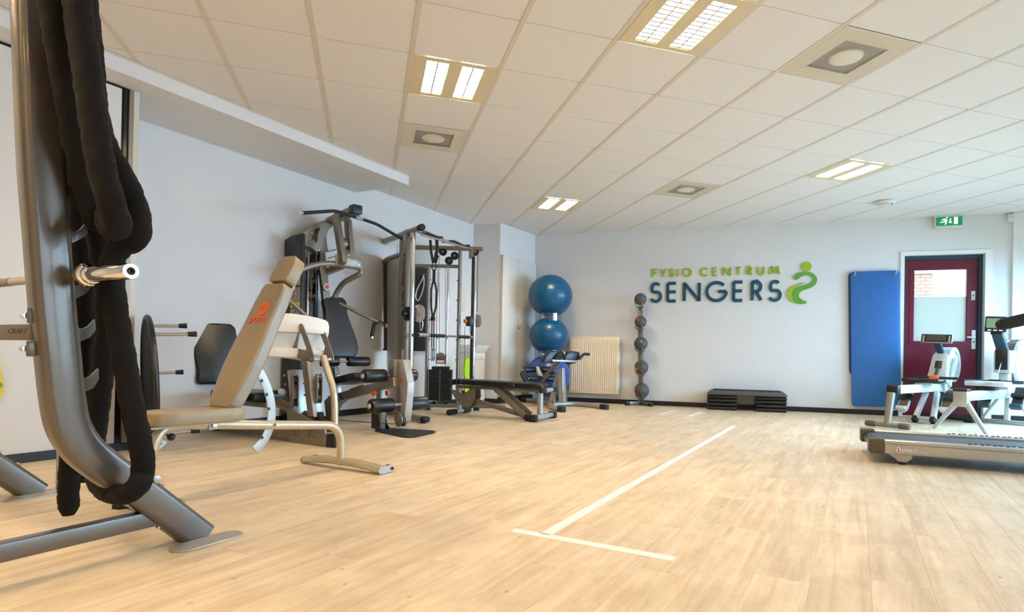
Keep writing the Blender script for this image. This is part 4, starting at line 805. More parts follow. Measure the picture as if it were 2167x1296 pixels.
# mini trampoline leaning in the recess
nr = V((-1.590, 1.194, 0.408)); t = thing('mini_trampoline', 'black mini trampoline standing on its edge past the partition end, legs pointing out', 'trampoline', (nr.x - 0.16, nr.y + 0.4, 0))
TS = V((0.375, -0.927, 0)); R0 = 0.475; ctr = nr - TS * R0; ctr.z = 0.497; TU = (Z - V((0.927, 0.375, 0)) * 0.05).normalized(); TN = TU.cross(TS).normalized(); TN = TN if TN.x > 0 else -TN
def TP(a, r=0.475, h=0.0): return ctr + TS * (r * math.cos(a)) + TU * (r * math.sin(a)) + TN * h
b = B(); b.tube([TP(2 * math.pi * k / 48) for k in range(48)], 0.018, 10, closed=True); part('rim', b, 'black', t)
b = B(); b.lathe([(0, 0.0), (0.37, 0.0), (0.38, 0.004), (0.485, -0.012), (0.491, 0.006), (0.37, 0.012), (0, 0.010)], ctr, TN, 48); part('jumping_mat', b, 'rubber', t)
for k in (50, 112, 175, 238, 305):
    a = math.radians(k); b = B(); b.cyl(TP(a, 0.445, 0.01), TP(a, 0.445, 0.24), 0.012, 12); lg = part('leg', b, 'bolt', t)
    b = B(); b.cyl(TP(a, 0.445, 0.215), TP(a, 0.445, 0.27), 0.017, 14, 0.021); part('rubber_tip', b, 'rubber', lg)

# ================================================ beige adjustable bench
BA, BW_ = V((0.7071, 0.7071, 0)), V((0.7071, -0.7071, 0))
t = bench = thing('adjustable_bench', 'adjustable weight bench with raised beige vinyl backrest on champagne tubes', 'weight bench', (-0.769, 0.201, 0.000))
mt_ = [(-1.217, -0.247, 0.009), (-1.206, -0.236, 0.109), (-1.189, -0.219, 0.224), (-1.170, -0.200, 0.319), (-1.139, -0.169, 0.367), (-1.088, -0.118, 0.378), (-0.998, -0.028, 0.368), (-0.773, 0.197, 0.332), (-0.475, 0.495, 0.282), (-0.393, 0.577, 0.259), (-0.388, 0.582, 0.156), (-0.385, 0.585, 0.024)]
def pad(p0, p1, prof, th, wdir, m, bev=0.014, front=None, extra=None):     # cushion along p0->p1; prof: (t, half width); front: normal hint
    p0, p1 = V(p0), V(p1); a = (p1 - p0); n = a.normalized().cross(wdir).normalized(); n = n if n.dot(front) > 0 else -n
    o = [p0 + a * k + wdir * h for k, h in prof] + [p0 + a * k - wdir * h for k, h in reversed(prof)]
    b = B(); b.prism(o, -n * th, bev, 3); return b, n
b = B(); P = [V(q) for q in mt_]; b.tube(P[:1] + smooth_path(P[0:6], 4)[1:-1] + P[5:8] + fillet([P[7], V((-0.393, 0.577, 0.277)), P[11]], 0.14, 10)[1:], 0.0255, 16); part('main_tube', b, 'champagne', t)
f0 = V((-0.380, 0.590, 0.010)); f0.z = 0.035
b = B(); b.sweep(smooth_path([f0 - BW_ * 0.335 - Z * 0.008, f0 - BW_ * 0.2 + Z * 0.006, f0 + Z * 0.012, f0 + BW_ * 0.2 + Z * 0.006, f0 + BW_ * 0.335 - Z * 0.008], 4), BA, 0.046, 0.055, 0.016); ft = part('front_foot', b, 'champagne', t)
for s in (-1, 1):
    c = f0 + BW_ * s * 0.338 - Z * 0.010; o = []
    for e, a0 in ((0.075, -90), (-0.012, 90)):
        for k in range(7): a = math.radians(a0 + 30 * k); o.append(c + BA * (e + 0.022 * math.cos(a)) + Z * (0.022 * math.sin(a)))
    b = B(); b.prism(o, BW_ * s * 0.008, 0.001, 1); ep = part('end_plate', b, 'silver', ft)
    b = B(); b.hexbolt(c + BA * 0.078 + BW_ * s * 0.008, BW_ * s, 0.010, 0.008); b.cyl(c + BA * 0.078, c + BA * 0.078 - BW_ * s * 0.03, 0.021, 16); part('transport_wheel', b, 'rubber', ft)
r0_ = V((-1.217, -0.247, 0.005)); r0_.z = 0.03
b = B(); b.cyl(r0_ - BW_ * 0.16, r0_ + BW_ * 0.16, 0.022, 14); rf = part('rear_foot', b, 'champagne', t)
for s in (-1, 1): b = B(); c = r0_ + BW_ * s * 0.13; b.cyl((c.x, c.y, 0.0), (c.x, c.y, 0.018), 0.042, 6); part('foot_pad', b, 'rubber', rf)
up = (-0.743, 0.227, 1.123); lo_ = (-0.966, 0.004, 0.451)
b, n = pad(lo_, up, [(0, .070), (.025, .083), (.07, .094), (.20, .108), (.33, .118), (.50, .116), (.68, .103), (.84, .100), (.975, .088), (1, .07)], 0.075, BW_, 'beige_vinyl', 0.016, V((-1, -1, 0.4)))
bp_ = part('backrest', b, 'beige_vinyl', t)
A_ = V(up) - V(lo_); sdn = -n
def padpt(k, w, o): return V(lo_) + A_ * k + BW_ * w + n * o
for sgn in (-1, 1):
    prof = [(0.03, .084), (.07, .094), (.20, .108), (.33, .118), (.50, .116), (.68, .103), (.84, .100), (.97, .088)]
    b = B()
    for (k0, h0), (k1, h1) in zip(prof, prof[1:]): b.prism([padpt(k0, sgn * (h0 + 0.0003), -0.014), padpt(k1, sgn * (h1 + 0.0003), -0.014), padpt(k1, sgn * (h1 + 0.0003), -0.060), padpt(k0, sgn * (h0 + 0.0003), -0.060)], BW_ * sgn * 0.0022)
    part('side_panel', b, 'beige_edge', bp_, 'grey vinyl side band')
b = B(); b.cyl(padpt(0.775, 0.01, -0.001), padpt(0.775, 0.01, 0.0025), 0.042, 30); lg = part('logo_disc', b, 'orange', bp_)
b = B(); textmesh(b, 'SPS', padpt(0.757, -0.018, 0.0035), BW_, A_, 0.026, 0.0008, shear=0.2, width=0.040); part('logo_letters', b, 'beige_vinyl', bp_, flat=True)
b = B(); textmesh(b, 'SPORTS', padpt(0.655, -0.070, 0.0025), BW_, A_, 0.036, 0.0012, shear=0.2, width=0.142, bold=0.025); part('lettering', b, 'orange', bp_, flat=True)
b, n2 = pad((-0.735, 0.235, 1.137), (-0.677, 0.293, 1.289), [(0, .060), (.06, .072), (.3, .078), (.7, .074), (.93, .060), (1, .045)], 0.075, BW_, 'beige_vinyl', 0.026, V((-1, -1, 0.4))); hr = part('headrest', b, 'beige_vinyl', t)
b = B(); b.bar(padpt(0.2, 0, -0.085), padpt(1.16, 0, -0.088), 0.10, 0.012, n, 0.002); part('back_support_plate', b, 'silver', t)
zs = 0.4493; s0_, s1_ = V((-0.907, 0.063, 0.418)), V((-1.207, -0.237, 0.451)); s0_.z = s1_.z = zs
b, n3 = pad(s0_, s1_, [(0, .10), (.04, .122), (.2, .128), (.5, .124), (.8, .112), (.96, .09), (1, .07)], 0.066, BW_, 'beige_vinyl', 0.018, Z); part('seat', b, 'beige_vinyl', t)
b = B(); b.bar(s0_ - Z * 0.072, s1_ - Z * 0.072, 0.12, 0.01, Z, 0.002); part('seat_support_plate', b, 'silver', t)
arcp = smooth_path([V(q) for q in [(-0.813, 0.157, 0.648), (-0.781, 0.189, 0.583), (-0.755, 0.215, 0.498), (-0.743, 0.227, 0.410), (-0.748, 0.222, 0.326), (-0.772, 0.198, 0.251), (-0.811, 0.159, 0.202)]], 4)
b = B(); b.sweep(arcp, BW_, 0.052, 0.007, 0.003); ac = part('adjustment_arc', b, 'silver', t)
for q in [V(w) for w in [(-0.791, 0.179, 0.576), (-0.768, 0.202, 0.499), (-0.757, 0.213, 0.419), (-0.784, 0.186, 0.264)]]: b = B(); b.cyl(q + BW_ * 0.0038, q + BW_ * 0.0046, 0.0095, 14); part('hole', b, 'black', ac)
c = V((-0.989, -0.019, 0.365)); b = B(); b.box(c + BW_ * 0.027, BA, Z, 0.045, 0.05, 0.006, 0.002); hb = part('hinge_plate', b, 'silver', t)
b = B(); b.hexbolt(c + BW_ * 0.030, BW_, 0.013, 0.012); part('bolt', b, 'bolt', hb)
b = B(); c = V((-0.738, 0.232, 0.330)); b.hexbolt(c + BW_ * 0.024, BW_, 0.008, 0.018); part('lock_pin', b, 'bolt', t)
b = B(); c = V((-1.130, -0.160, 0.326)); b.ball(c + BW_ * 0.02, 0.018, u=16, v=10); b.cyl(c + BW_ * 0.02, c + BW_ * 0.01 + BA * -0.03 + Z * 0.02, 0.006, 8); part('knob', b, 'black', t)
b = B(); b.plate([V(q) for q in [(-1.173, -0.203, 0.280), (-1.156, -0.186, 0.321), (-1.138, -0.168, 0.305), (-1.138, -0.168, 0.296), (-1.161, -0.191, 0.269)]], [[V(q) for q in [(-1.158, -0.188, 0.300), (-1.154, -0.184, 0.303), (-1.151, -0.181, 0.296), (-1.157, -0.187, 0.290)]]], BW_ * 0.005); part('handle_tab', b, 'silver', t)
b = B(); c = V((-0.921, 0.049, 0.404)); b.box(c, BA, Z, 0.04, 0.06, 0.09, 0.003); part('hinge_block', b, 'silver', t)

# ================================================ multi station gym with leg press
def dirs(a): a = math.radians(a); return V((math.cos(a), math.sin(a), 0)), V((-math.sin(a), math.cos(a), 0))
LE, LNn = dirs(-48); ME, MN = dirs(-60)
def VL(l): return [V(q) for q in l]
t = gym = thing('multi_gym', 'grey multi-station gym with leg press, lat bar and black pads at the left wall', 'multi gym', (-0.497, 3.137, 0.000))
P0, P1 = V((-1.647, 2.724, -0.027)), V((-0.526, 1.479, 0.016)); P0.z = P1.z = 0.062; P0 = P0 + LE * 0.16
b = B(); b.bar(P0 + LNn * 0.04, P1 + LNn * 0.04, 0.075, 0.095, Z, 0.006); rl = part('base_rail', b, 'steel_dark', t)
for q, s in ((P0, -1), (P1, 1)): b = B(); b.box(q + LNn * 0.04 + LE * s * 0.045 - Z * 0.008, LE, LNn, 0.09, 0.088, 0.104, 0.012); part('rubber_foot', b, 'rubber', rl)
sp = [(-0.858, 1.848, 0.270), (-0.834, 1.821, 0.264), (-0.697, 1.669, 0.217), (-0.563, 1.519, 0.169), (-0.540, 1.494, 0.142), (-0.527, 1.480, 0.070), (-0.533, 1.486, -0.011), (-0.831, 1.818, -0.013)]
h1 = [(-0.798, 1.781, 0.118), (-0.742, 1.719, 0.125), (-0.744, 1.721, 0.053), (-0.796, 1.779, 0.057)]; h2 = [(-0.664, 1.632, 0.127), (-0.649, 1.615, 0.133), (-0.606, 1.568, 0.108), (-0.613, 1.575, 0.059), (-0.674, 1.643, 0.058)]
for o in (-0.006, 0.094):
    b = B(); b.plate([V(q) + LNn * o for q in sp], [[V(q) + LNn * o for q in h1], [V(q) + LNn * o for q in h2]], LNn * 0.008); gp = part('gusset_plate', b, 'steel_dark', t)
    if o < 0:
        for q in VL([(-0.714, 1.688, 0.113), (-0.576, 1.534, 0.090), (-0.864, 1.854, 0.142)]): b = B(); b.hexbolt(q - LNn * 0.006, -LNn, 0.012, 0.010); part('bolt', b, 'bolt', gp)
def post(p0, p1, w, d, m, name='post'):
    b = B(); b.bar(p0, p1, w, d, LE, 0.005); return part(name, b, m, t)
q0, q1 = V((-0.857, 1.847, 0.583)) + LNn * 0.09, V((-0.798, 1.781, 0.138)) + LNn * 0.09
pp = post(q0, q1, 0.17, 0.05, 'silver', 'pulley_post')
for q in VL([(-0.889, 1.882, 0.539), (-0.879, 1.871, 0.466), (-0.864, 1.855, 0.347)]): b = B(); b.hexbolt(q + LNn * 0.004 + LE * 0.0, -LNn, 0.010, 0.010); part('bolt', b, 'bolt', pp)
def oblong(c, ax, w, h, gap, up=Z):                                 # two oblong pulley covers with the black wheel between
    s_ = up.cross(ax).normalized()
    for off, m, nm in ((0, 'steel_dark', 'cover_plate'), (gap, 'steel_dark', 'cover_plate')):
        o = []
        for sg, a0 in ((1, 0), (-1, 180)):
            for k in range(9): a = math.radians(a0 + 22.5 * k); o.append(c + ax * off + up * (sg * (h / 2 - w / 2) + w / 2 * math.sin(a)) + s_ * (w / 2 * math.cos(a)))
        b = B(); b.prism(o, ax * 0.006, 0.001, 1); part(nm, b, m, t)
    for sg in (1, -1): b = B(); b.cyl(c + ax * 0.006 + up * sg * (h / 2 - w / 2), c + ax * gap + up * sg * (h / 2 - w / 2), w * 0.43, 18); part('pulley', b, 'black', t)
ob_ax = (LE * 0.6 - LNn * 0.8).normalized()
oax = (LE * 0.35 + LNn * 0.94).normalized()
oblong(V((-0.845, 1.833, 0.410)) + LE * 0.03, oax, 0.085, 0.27, 0.04)
q0, q1 = V((-0.740, 1.716, 0.706)) + LNn * 0.07, V((-0.670, 1.639, 0.220)) + LNn * 0.07
post(q0, q1, 0.12, 0.07, 'steel_dark', 'lever_arm'); 
b = B(); b.bar(q0 + LE * 0.037, q1 + LE * 0.037, 0.112, 0.004, LE, 0.001); part('lever_face', b, 'silver', t)  # silver sheet puts the light on the arm's front into its colour
oblong(V((-0.687, 1.657, 0.444)) + LE * 0.045 + LNn * 0.04, oax, 0.08, 0.24, 0.035)
for q in VL([(-0.723, 1.697, 0.483), (-0.713, 1.686, 0.389)]): b = B(); b.hexbolt(q + LNn * 0.009, -LNn, 0.010, 0.010); part('bolt', b, 'bolt', t)
b = B(); b.box(V((-0.651, 1.617, 0.226)) + LNn * 0.07, LE, LNn, 0.07, 0.05, 0.06, 0.012); part('bump_stop', b, 'rubber', t)
A1 = [(-0.769, 1.749, 0.958), (-0.757, 1.736, 0.963), (-0.745, 1.722, 0.954), (-0.695, 1.667, 0.840), (-0.646, 1.612, 0.705), (-0.643, 1.609, 0.672), (-0.660, 1.628, 0.652), (-0.815, 1.800, 0.697), (-0.821, 1.806, 0.758), (-0.780, 1.761, 0.897)]; A1h = [(-0.768, 1.747, 0.893), (-0.755, 1.734, 0.885), (-0.707, 1.680, 0.764), (-0.713, 1.687, 0.749), (-0.787, 1.768, 0.763)]
for o in (0.0, 0.185):
    b = B(); b.plate([V(q) + LNn * o for q in A1], [[V(q) + LNn * o for q in A1h]], LNn * 0.009); ap = part('lever_plate', b, 'steel_dark', t)
    for q in VL([(-0.775, 1.756, 0.702), (-0.665, 1.633, 0.675)]): b = B(); b.hexbolt(q + LNn * o, -LNn, 0.012, 0.010); part('bolt', b, 'bolt', ap)
q = V((-0.661, 1.629, 0.678)); b = B(); b.cyl(q - LNn * 0.005, q + LNn * 0.20, 0.014, 14); part('pivot_pin', b, 'platinum', t)
b = B(); b.tube([V(q) + LNn * 0.10 for q in [(-0.654, 1.621, 0.701), (-0.625, 1.589, 0.612), (-0.569, 1.526, 0.452), (-0.555, 1.511, 0.350), (-0.546, 1.501, 0.075)]], 0.027, 16, bend=0.08); part('link_tube', b, 'champagne', t)
# foot plate seen from behind
FE, FNn = dirs(20)
fo = [(-0.927, 1.654, 0.981), (-0.918, 1.658, 1.019), (-0.899, 1.664, 1.039), (-0.860, 1.679, 1.043), (-0.807, 1.698, 1.045), (-0.747, 1.720, 1.041), (-0.682, 1.744, 1.034), (-0.608, 1.770, 1.021), (-0.547, 1.793, 1.005), (-0.526, 1.801, 0.988), (-0.520, 1.803, 0.961), (-0.522, 1.802, 0.882), (-0.540, 1.795, 0.803), (-0.560, 1.788, 0.725), (-0.587, 1.778, 0.693), (-0.705, 1.735, 0.657), (-0.820, 1.693, 0.679), (-0.970, 1.639, 0.692), (-0.989, 1.632, 0.710), (-0.993, 1.630, 0.743), (-0.982, 1.635, 0.813), (-0.958, 1.643, 0.906)]
b = B(); b.prism([V(q) + FNn * 0.10 for q in fo], FNn * 0.016, 0.004); ftp = part('foot_plate', b, 'white_metal', t)
for p_, q_ in (((-0.933, 1.652, 0.933), (-0.535, 1.797, 0.921)), ((-0.964, 1.641, 0.732), (-0.560, 1.788, 0.717))):
    b = B(); b.bar(V(p_) + FNn * 0.068, V(q_) + FNn * 0.068, 0.055, 0.075, Z, 0.003); part('stiffener', b, 'white_metal', ftp)
# leg press seat
SW, SB = dirs(30); SF = -SB
b, n = pad((-1.541, 2.606, 0.428), (-1.591, 2.662, 0.983), [(0, .13), (.05, .155), (.25, .15), (.45, .17), (.75, .2), (.93, .19), (1, .155)], 0.085, SW, 'vinyl', 0.02, SF); part('leg_press_backrest', b, 'vinyl', t)
c0, c1 = V((-1.419, 2.471, 0.335)), V((-1.000, 2.005, 0.391)); c1.z = c0.z = 0.37 + 0.02
b, n = pad(c0, c1, [(0, .16), (.1, .18), (.8, .18), (1, .15)], 0.075, LNn, 'vinyl', 0.02, Z); part('leg_press_seat', b, 'vinyl', t)
b = B(); b.bar(c0 - Z * 0.105, c1 - Z * 0.105, 0.10, 0.045, Z, 0.004); part('seat_beam', b, 'steel_dark', t)
b = B(); q = V((-1.000, 2.005, 0.395)); b.cyl(q, q + LE * 0.085, 0.017, 12); hl = part('handle', b, 'rubber', t)
b = B(); q = V((-0.911, 1.907, 0.401)); b.cyl(q - LE * 0.02, q + LE * 0.03, 0.026, 16, bev=0.012); part('handle_knob', b, 'white_metal', hl)
b = B(); b.bar(V((-1.130, 2.150, 0.349)) + LNn * 0.05, V((-0.829, 1.816, 0.253)) + LNn * 0.05, 0.07, 0.06, Z, 0.004); part('carriage_rail', b, 'steel_dark', t)
b = B(); b.bar(V((-1.564, 2.631, 0.517)) + LNn * 0.05, V((-1.805, 2.900, 0.505)) + LNn * 0.05, 0.06, 0.035, Z, 0.003); part('back_strut', b, 'steel_dark', t)
b = B(); b.bar(V((-1.441, 2.495, 0.231)) + LNn * 0.05, V((-1.406, 2.456, 0.016)) + LNn * 0.05, 0.07, 0.05, LE, 0.004); part('seat_post', b, 'steel_dark', t)
# weight tower with shrouds and exercise charts
zt = 1.915
for nm, s0, s1, zz in (('shroud', V((-1.074, 3.144, 0.942)), V((-0.878, 2.926, 0.941)), zt), ('shroud', V((-0.885, 3.353, 0.955)), V((-0.771, 3.227, 0.955)), 1.779)):
    s0.z = s1.z = 0; o = [s0 + Z * 0.02, s1 + Z * 0.02, s1 + Z * zz, s1.lerp(s0, 0.6) + Z * (zz - 0.005), s0 + Z * (zz - 0.045)]
    b = B(); b.prism(o, LNn * 0.03, 0.006); sh = part(nm, b, 'black', t)
    d = (s1 - s0).normalized(); L_ = (s1 - s0).length
    pz = [(1.52, 1.80, 'lcd_dark'), (1.40, 1.50, 'poster'), (1.24, 1.38, 'poster'), (1.175, 1.235, 'yellow'), (0.90, 1.165, 'poster')] if zz > 1.8 else [(1.40, 1.66, 'poster'), (1.30, 1.37, 'yellow'), (1.05, 1.28, 'poster'), (0.86, 1.03, 'poster')]
    a0, a1 = (0.40, 0.93) if zz > 1.8 else (0.25, 0.75)
    for z0, z1, m in pz:
        b = B(); b.prism([s0 + d * (L_ * a0) + Z * z0, s0 + d * (L_ * a1) + Z * z0, s0 + d * (L_ * a1) + Z * z1, s0 + d * (L_ * a0) + Z * z1], -LNn * 0.002); part('exercise_chart', b, m, sh)
    if zz > 1.8: b = B(); q = s1.lerp(s0, 0.33) + Z * 1.865; b.cyl(q, q - LNn * 0.004, 0.014, 16); part('hole_plug', b, 'rubber', sh)
c = (V((-0.972, 3.031, 0.942)) + V((-0.833, 3.295, 0.955))) / 2; c.z = 0
b = B(); b.box(c + Z * 0.36 + LNn * 0.015, LE, LNn, 0.16, 0.22, 0.6, 0.004); part('weight_stack', b, 'black', t)
for s in (-0.06, 0.06): b = B(); b.cyl(c + LNn * (s + 0.015) + Z * 0.05, c + LNn * (s + 0.015) + Z * 1.75, 0.010, 12); part('guide_rod', b, 'chrome', t)
# boom arm over the tower
QE, QN = dirs(41.13)
bo = [(-0.921, 3.105, 1.948), (-0.848, 3.169, 2.031), (-0.776, 3.232, 2.095), (-0.667, 3.327, 2.163), (-0.649, 3.343, 2.145), (-0.652, 3.340, 2.093), (-0.696, 3.302, 2.036), (-0.712, 3.287, 1.966), (-0.706, 3.293, 1.877), (-0.694, 3.303, 1.814), (-0.744, 3.260, 1.778), (-0.783, 3.226, 1.764), (-0.844, 3.173, 1.811), (-0.911, 3.114, 1.825)]; bh = [(-0.824, 3.190, 2.005), (-0.771, 3.236, 2.044), (-0.791, 3.219, 1.966), (-0.799, 3.212, 1.870), (-0.856, 3.162, 1.913), (-0.827, 3.187, 1.957)]
b = B(); b.plate([V(q) - QN * 0.05 for q in bo], [[V(q) - QN * 0.05 for q in bh]], QN * 0.10); bm_ = part('boom', b, 'steel_dark', t)
for q in VL([(-0.689, 3.308, 2.126), (-0.855, 3.163, 1.960), (-0.779, 3.229, 1.800)]): b = B(); b.hexbolt(q - QN * 0.05, -QN, 0.011, 0.008); part('bolt', b, 'bolt', bm_)
b = B(); b.bar(V((-0.662, 3.331, 2.131)), V((-0.410, 2.987, 2.197)), 0.08, 0.075, Z, 0.004); part('top_beam', b, 'steel_dark', t)
b = B(); b.box(V((-0.386, 2.945, 2.199)), ME, MN, 0.10, 0.10, 0.09, 0.006); part('pulley_box', b, 'black', t)
hp0, hp1 = V((-0.589, 3.097, 2.176)), V((-0.508, 2.956, 1.639))
for o, pA, pB in ((-1, (-0.585, 3.110, 2.174), (-0.494, 2.952, 1.639)), (1, (-0.473, 3.277, 2.156), (-0.424, 3.191, 1.709))):
    b = B(); b.bar(V(pA), V(pB), 0.05, 0.085, ME, 0.004); part('head_strut', b, 'steel_dark', t)
fc = [(-0.546, 2.962, 1.710), (-0.448, 3.053, 1.721), (-0.386, 3.206, 1.739), (-0.380, 3.195, 1.657), (-0.461, 3.076, 1.645), (-0.534, 2.942, 1.630)]
c = (V((-0.472, 3.095, 1.686))) + ME * 0.05
b = B(); b.box(c, MN, Z, 0.29, 0.105, 0.012, 0.004); hpn = part('head_panel', b, 'steel_dark', t)
b = B(); textmesh(b, 'Life Fitness', c + ME * 0.0065 - MN * 0.09 - Z * 0.008, MN, Z, 0.035, 0.001, shear=0.25, width=0.19); part('lettering', b, 'white_print', hpn, flat=True)
for s in (-0.11, 0.11): b = B(); b.hexbolt(c + ME * 0.006 + MN * s - Z * 0.03, ME, 0.010, 0.008); part('bolt', b, 'bolt', hpn)
for px_ in ((-0.509, 3.218, 1.889), (-0.481, 3.170, 1.762)):
    b = B(); b.disc(V(px_), MN, 0.065, 0.045, 24, 0.006); part('pulley_cover', b, 'steel_dark', t)
b = B(); b.bar(V((-0.736, 3.267, 1.790)), V((-0.572, 3.268, 0.457)), 0.075, 0.06, ME, 0.005); spn = part('spine', b, 'steel_dark', t)
b = B(); q = V((-0.664, 3.212, 1.421)); b.cyl(q, q + ME * 0.008, 0.038, 24); bd = part('round_badge', b, 'steel_dark', spn); b = B(); b.cyl(q + ME * 0.008, q + ME * 0.010, 0.022, 20); part('badge_centre', b, 'red', spn)
oax2 = (ME * 0.35 + MN * 0.94).normalized()
oblong(V((-0.738, 3.265, 1.689)) + ME * 0.02 - MN * 0.06, oax2, 0.095, 0.26, 0.04)
oblong(V((-0.776, 3.232, 1.392)) - MN * 0.05, oax2, 0.11, 0.27, 0.045)
b = B(); b.bar(V((-0.692, 3.305, 1.581)), V((-0.516, 3.171, 1.650)), 0.07, 0.06, Z, 0.004); part('lower_head_beam', b, 'steel_dark', t)
# lat pulldown bar and cables
L1, L2, L3, L4, L5, L6 = VL([(-0.839, 2.452, 2.013), (-0.564, 2.717, 2.120), (-0.388, 2.888, 2.113), (-0.320, 2.954, 2.112), (-0.173, 3.096, 2.103), (0.107, 3.366, 2.015)])
b = B(); b.tube([L1, L2, L3, L4, L5, L6], 0.0165, 12, bend=0.06); lbar = part('lat_bar', b, 'rubber', t)
b = B(); b.cyl(L3, L4, 0.019, 14); part('collar', b, 'chrome', lbar)
for a, c_ in ((L1, L2), (L6, L5)): d = (a - c_).normalized(); b = B(); b.cyl(a - d * 0.002, a + d * 0.02, 0.0175, 14); part('end_cap', b, 'chrome', lbar)
b = B(); m_ = (L3 + L4) / 2; b.tube([m_, m_ + Z * 0.05, V((-0.381, 2.937, 2.188))], 0.005, 6); b.tube([V((-0.439, 3.037, 2.186)), V((-0.477, 3.102, 1.890))], 0.004, 6); b.tube([V((-0.687, 3.309, 1.805)), V((-0.580, 3.241, 1.827))], 0.004, 6); b.tube([V((-0.668, 3.326, 1.738)), V((-0.568, 3.220, 1.759))], 0.004, 6); part('cable', b, 'black', t, kind='stuff')
# press arms
b = B(); b.tube(VL([(-0.956, 2.791, 1.489), (-0.771, 2.898, 1.604), (-0.618, 2.986, 1.643), (-0.383, 3.122, 1.641), (-0.317, 3.160, 1.631), (-0.325, 3.146, 1.573), (-0.497, 3.232, 1.483), (-0.555, 3.304, 1.406), (-0.601, 3.319, 1.299)]), 0.029, 14, bend=0.09); part('press_arm', b, 'steel_dark', t)
b = B(); b.tube(VL([(-0.602, 3.340, 1.290), (-0.533, 3.307, 1.255), (-0.077, 3.371, 1.049)]), 0.020, 12); pa = part('fly_arm', b, 'steel_dark', t)
b = B(); b.tube(VL([(-0.057, 3.374, 1.045), (-0.123, 3.365, 1.079), (-0.173, 3.358, 1.061), (-0.200, 3.354, 0.909)]), 0.0215, 12, bend=0.05); part('hand_grip', b, 'rubber', pa)
b = B(); q = VL([(-0.054, 3.375, 1.042), (-0.049, 3.375, 1.040)]); b.cyl(q[0], q[0] + (q[1] - q[0]).normalized() * 0.02, 0.022, 12); q = VL([(-0.200, 3.354, 0.914), (-0.201, 3.354, 0.893)]); b.cyl(q[0], q[1], 0.022, 12); part('grip_cap', b, 'chrome', pa, kind='stuff')
b = B(); b.tube([V((-0.992, 2.521, 1.251)), V((-0.787, 2.615, 1.063))], 0.020, 12); part('fly_arm', b, 'steel_dark', t)
# main station pads
b, n = pad((-0.481, 3.109, 0.687), (-0.587, 3.293, 1.333), [(0, .12), (.04, .165), (.14, .195), (.30, .19), (.55, .15), (.72, .125), (.93, .135), (1, .10)], 0.075, MN, 'vinyl_blue', 0.02, ME); part('backrest', b, 'vinyl_blue', t)
def roller(p, q, r, capside=-1):
    p, q = V(p), V(q); b = B(); b.cyl(p, q, r, 20, bev=r * 0.3); ro = part('foam_roller', b, 'vinyl', t)
    e, d = (p, (p - q).normalized()) if capside < 0 else (q, (q - p).normalized()); b = B(); b.cyl(e - d * 0.004, e + d * 0.012, r * 0.34, 14); part('end_cap', b, 'white_metal', ro)
r_ = 0.052
def rpair(c, half, gap, r):
    c = V(c); b = B(); b.cyl(c - MN * (half - 0.02), c + MN * (half - 0.02), 0.013, 10); part('roller_bar', b, 'platinum', t)
    roller(c - MN * half, c - MN * gap, r); roller(c + MN * half, c + MN * gap, r)
rpair((-0.484, 3.116, 0.638), 0.30, 0.05, r_)
b, n = pad((-0.491, 3.127, 0.464), (-0.232, 2.679, 0.541), [(0, .12), (.08, .15), (.5, .16), (.9, .17), (1, .14)], 0.075, MN, 'vinyl', 0.02, Z); part('seat', b, 'vinyl', t)
b = B(); b.bar(V((-0.609, 3.332, 0.220)), V((0.017, 2.248, 0.471)), 0.06, 0.085, Z, 0.005); part('seat_boom', b, 'steel_dark', t)
b = B(); b.bar(V((-0.385, 2.944, 0.337)), V((-0.247, 2.705, 0.400)), 0.05, 0.05, Z, 0.004); part('seat_bracket', b, 'silver', t)
b = B(); b.bar(V((-0.559, 3.245, 0.569)), V((-0.521, 3.180, 0.252)), 0.055, 0.05, ME, 0.004); lp_ = part('label_post', b, 'silver', t)
b = B(); q = V((-0.541, 3.213, 0.430)) + ME * 0.026; b.box(q, MN, Z, 0.035, 0.16, 0.002); lab = part('paper_label', b, 'white_print', lp_); b = B(); b.box(q + Z * 0.072 + ME * 0.001, MN, Z, 0.035, 0.014, 0.002); part('red_band', b, 'red', lp_)
b = B(); b.plate([V(q) - MN * 0.04 for q in [(-0.693, 3.478, 0.136), (-0.609, 3.332, 0.240), (-0.497, 3.138, 0.305), (-0.451, 3.058, 0.241), (-0.515, 3.169, 0.183), (-0.554, 3.236, 0.097), (-0.572, 3.267, -0.027), (-0.656, 3.413, -0.063), (-0.702, 3.493, 0.031)]], [], MN * 0.08); part('curved_foot', b, 'steel_dark', t)
b = B(); q = V((-0.573, 3.269, 0.008)); b.box(q + ME * 0.012, MN, Z, 0.02, 0.05, 0.004); part('cable_slot', b, 'black', t)
b = B(); b.tube(VL([(-0.573, 3.269, 0.013), (-0.131, 2.504, 0.056), (0.012, 2.256, 0.078)]), 0.004, 6); part('low_cable', b, 'black', t)
# leg developer
fpost0, fpost1 = V((-0.112, 2.471, 0.395)), V((-0.105, 2.458, 0.007)); fpost1.z = 0.01
b = B(); b.bar(fpost0, fpost1, 0.055, 0.075, ME, 0.004); part('front_post', b, 'steel_dark', t)
for s in (-1, 1):
    b = B(); q = V((-0.111, 2.470, 0.350)); b.cyl(q + MN * s * 0.025, q + MN * s * 0.065, 0.008, 8); b.cyl(q + MN * s * 0.06, q + MN * s * 0.085, 0.026, 7); part('adjust_knob', b, 'orange', t)
lv = [(-0.003, 2.282, 0.668), (0.052, 2.187, 0.679), (0.074, 2.149, 0.554), (0.091, 2.120, 0.460), (0.088, 2.124, 0.373), (0.079, 2.139, 0.243), (0.067, 2.161, 0.093), (0.016, 2.249, 0.070), (0.037, 2.213, 0.245), (0.038, 2.210, 0.359), (0.009, 2.262, 0.479), (-0.020, 2.311, 0.503)]
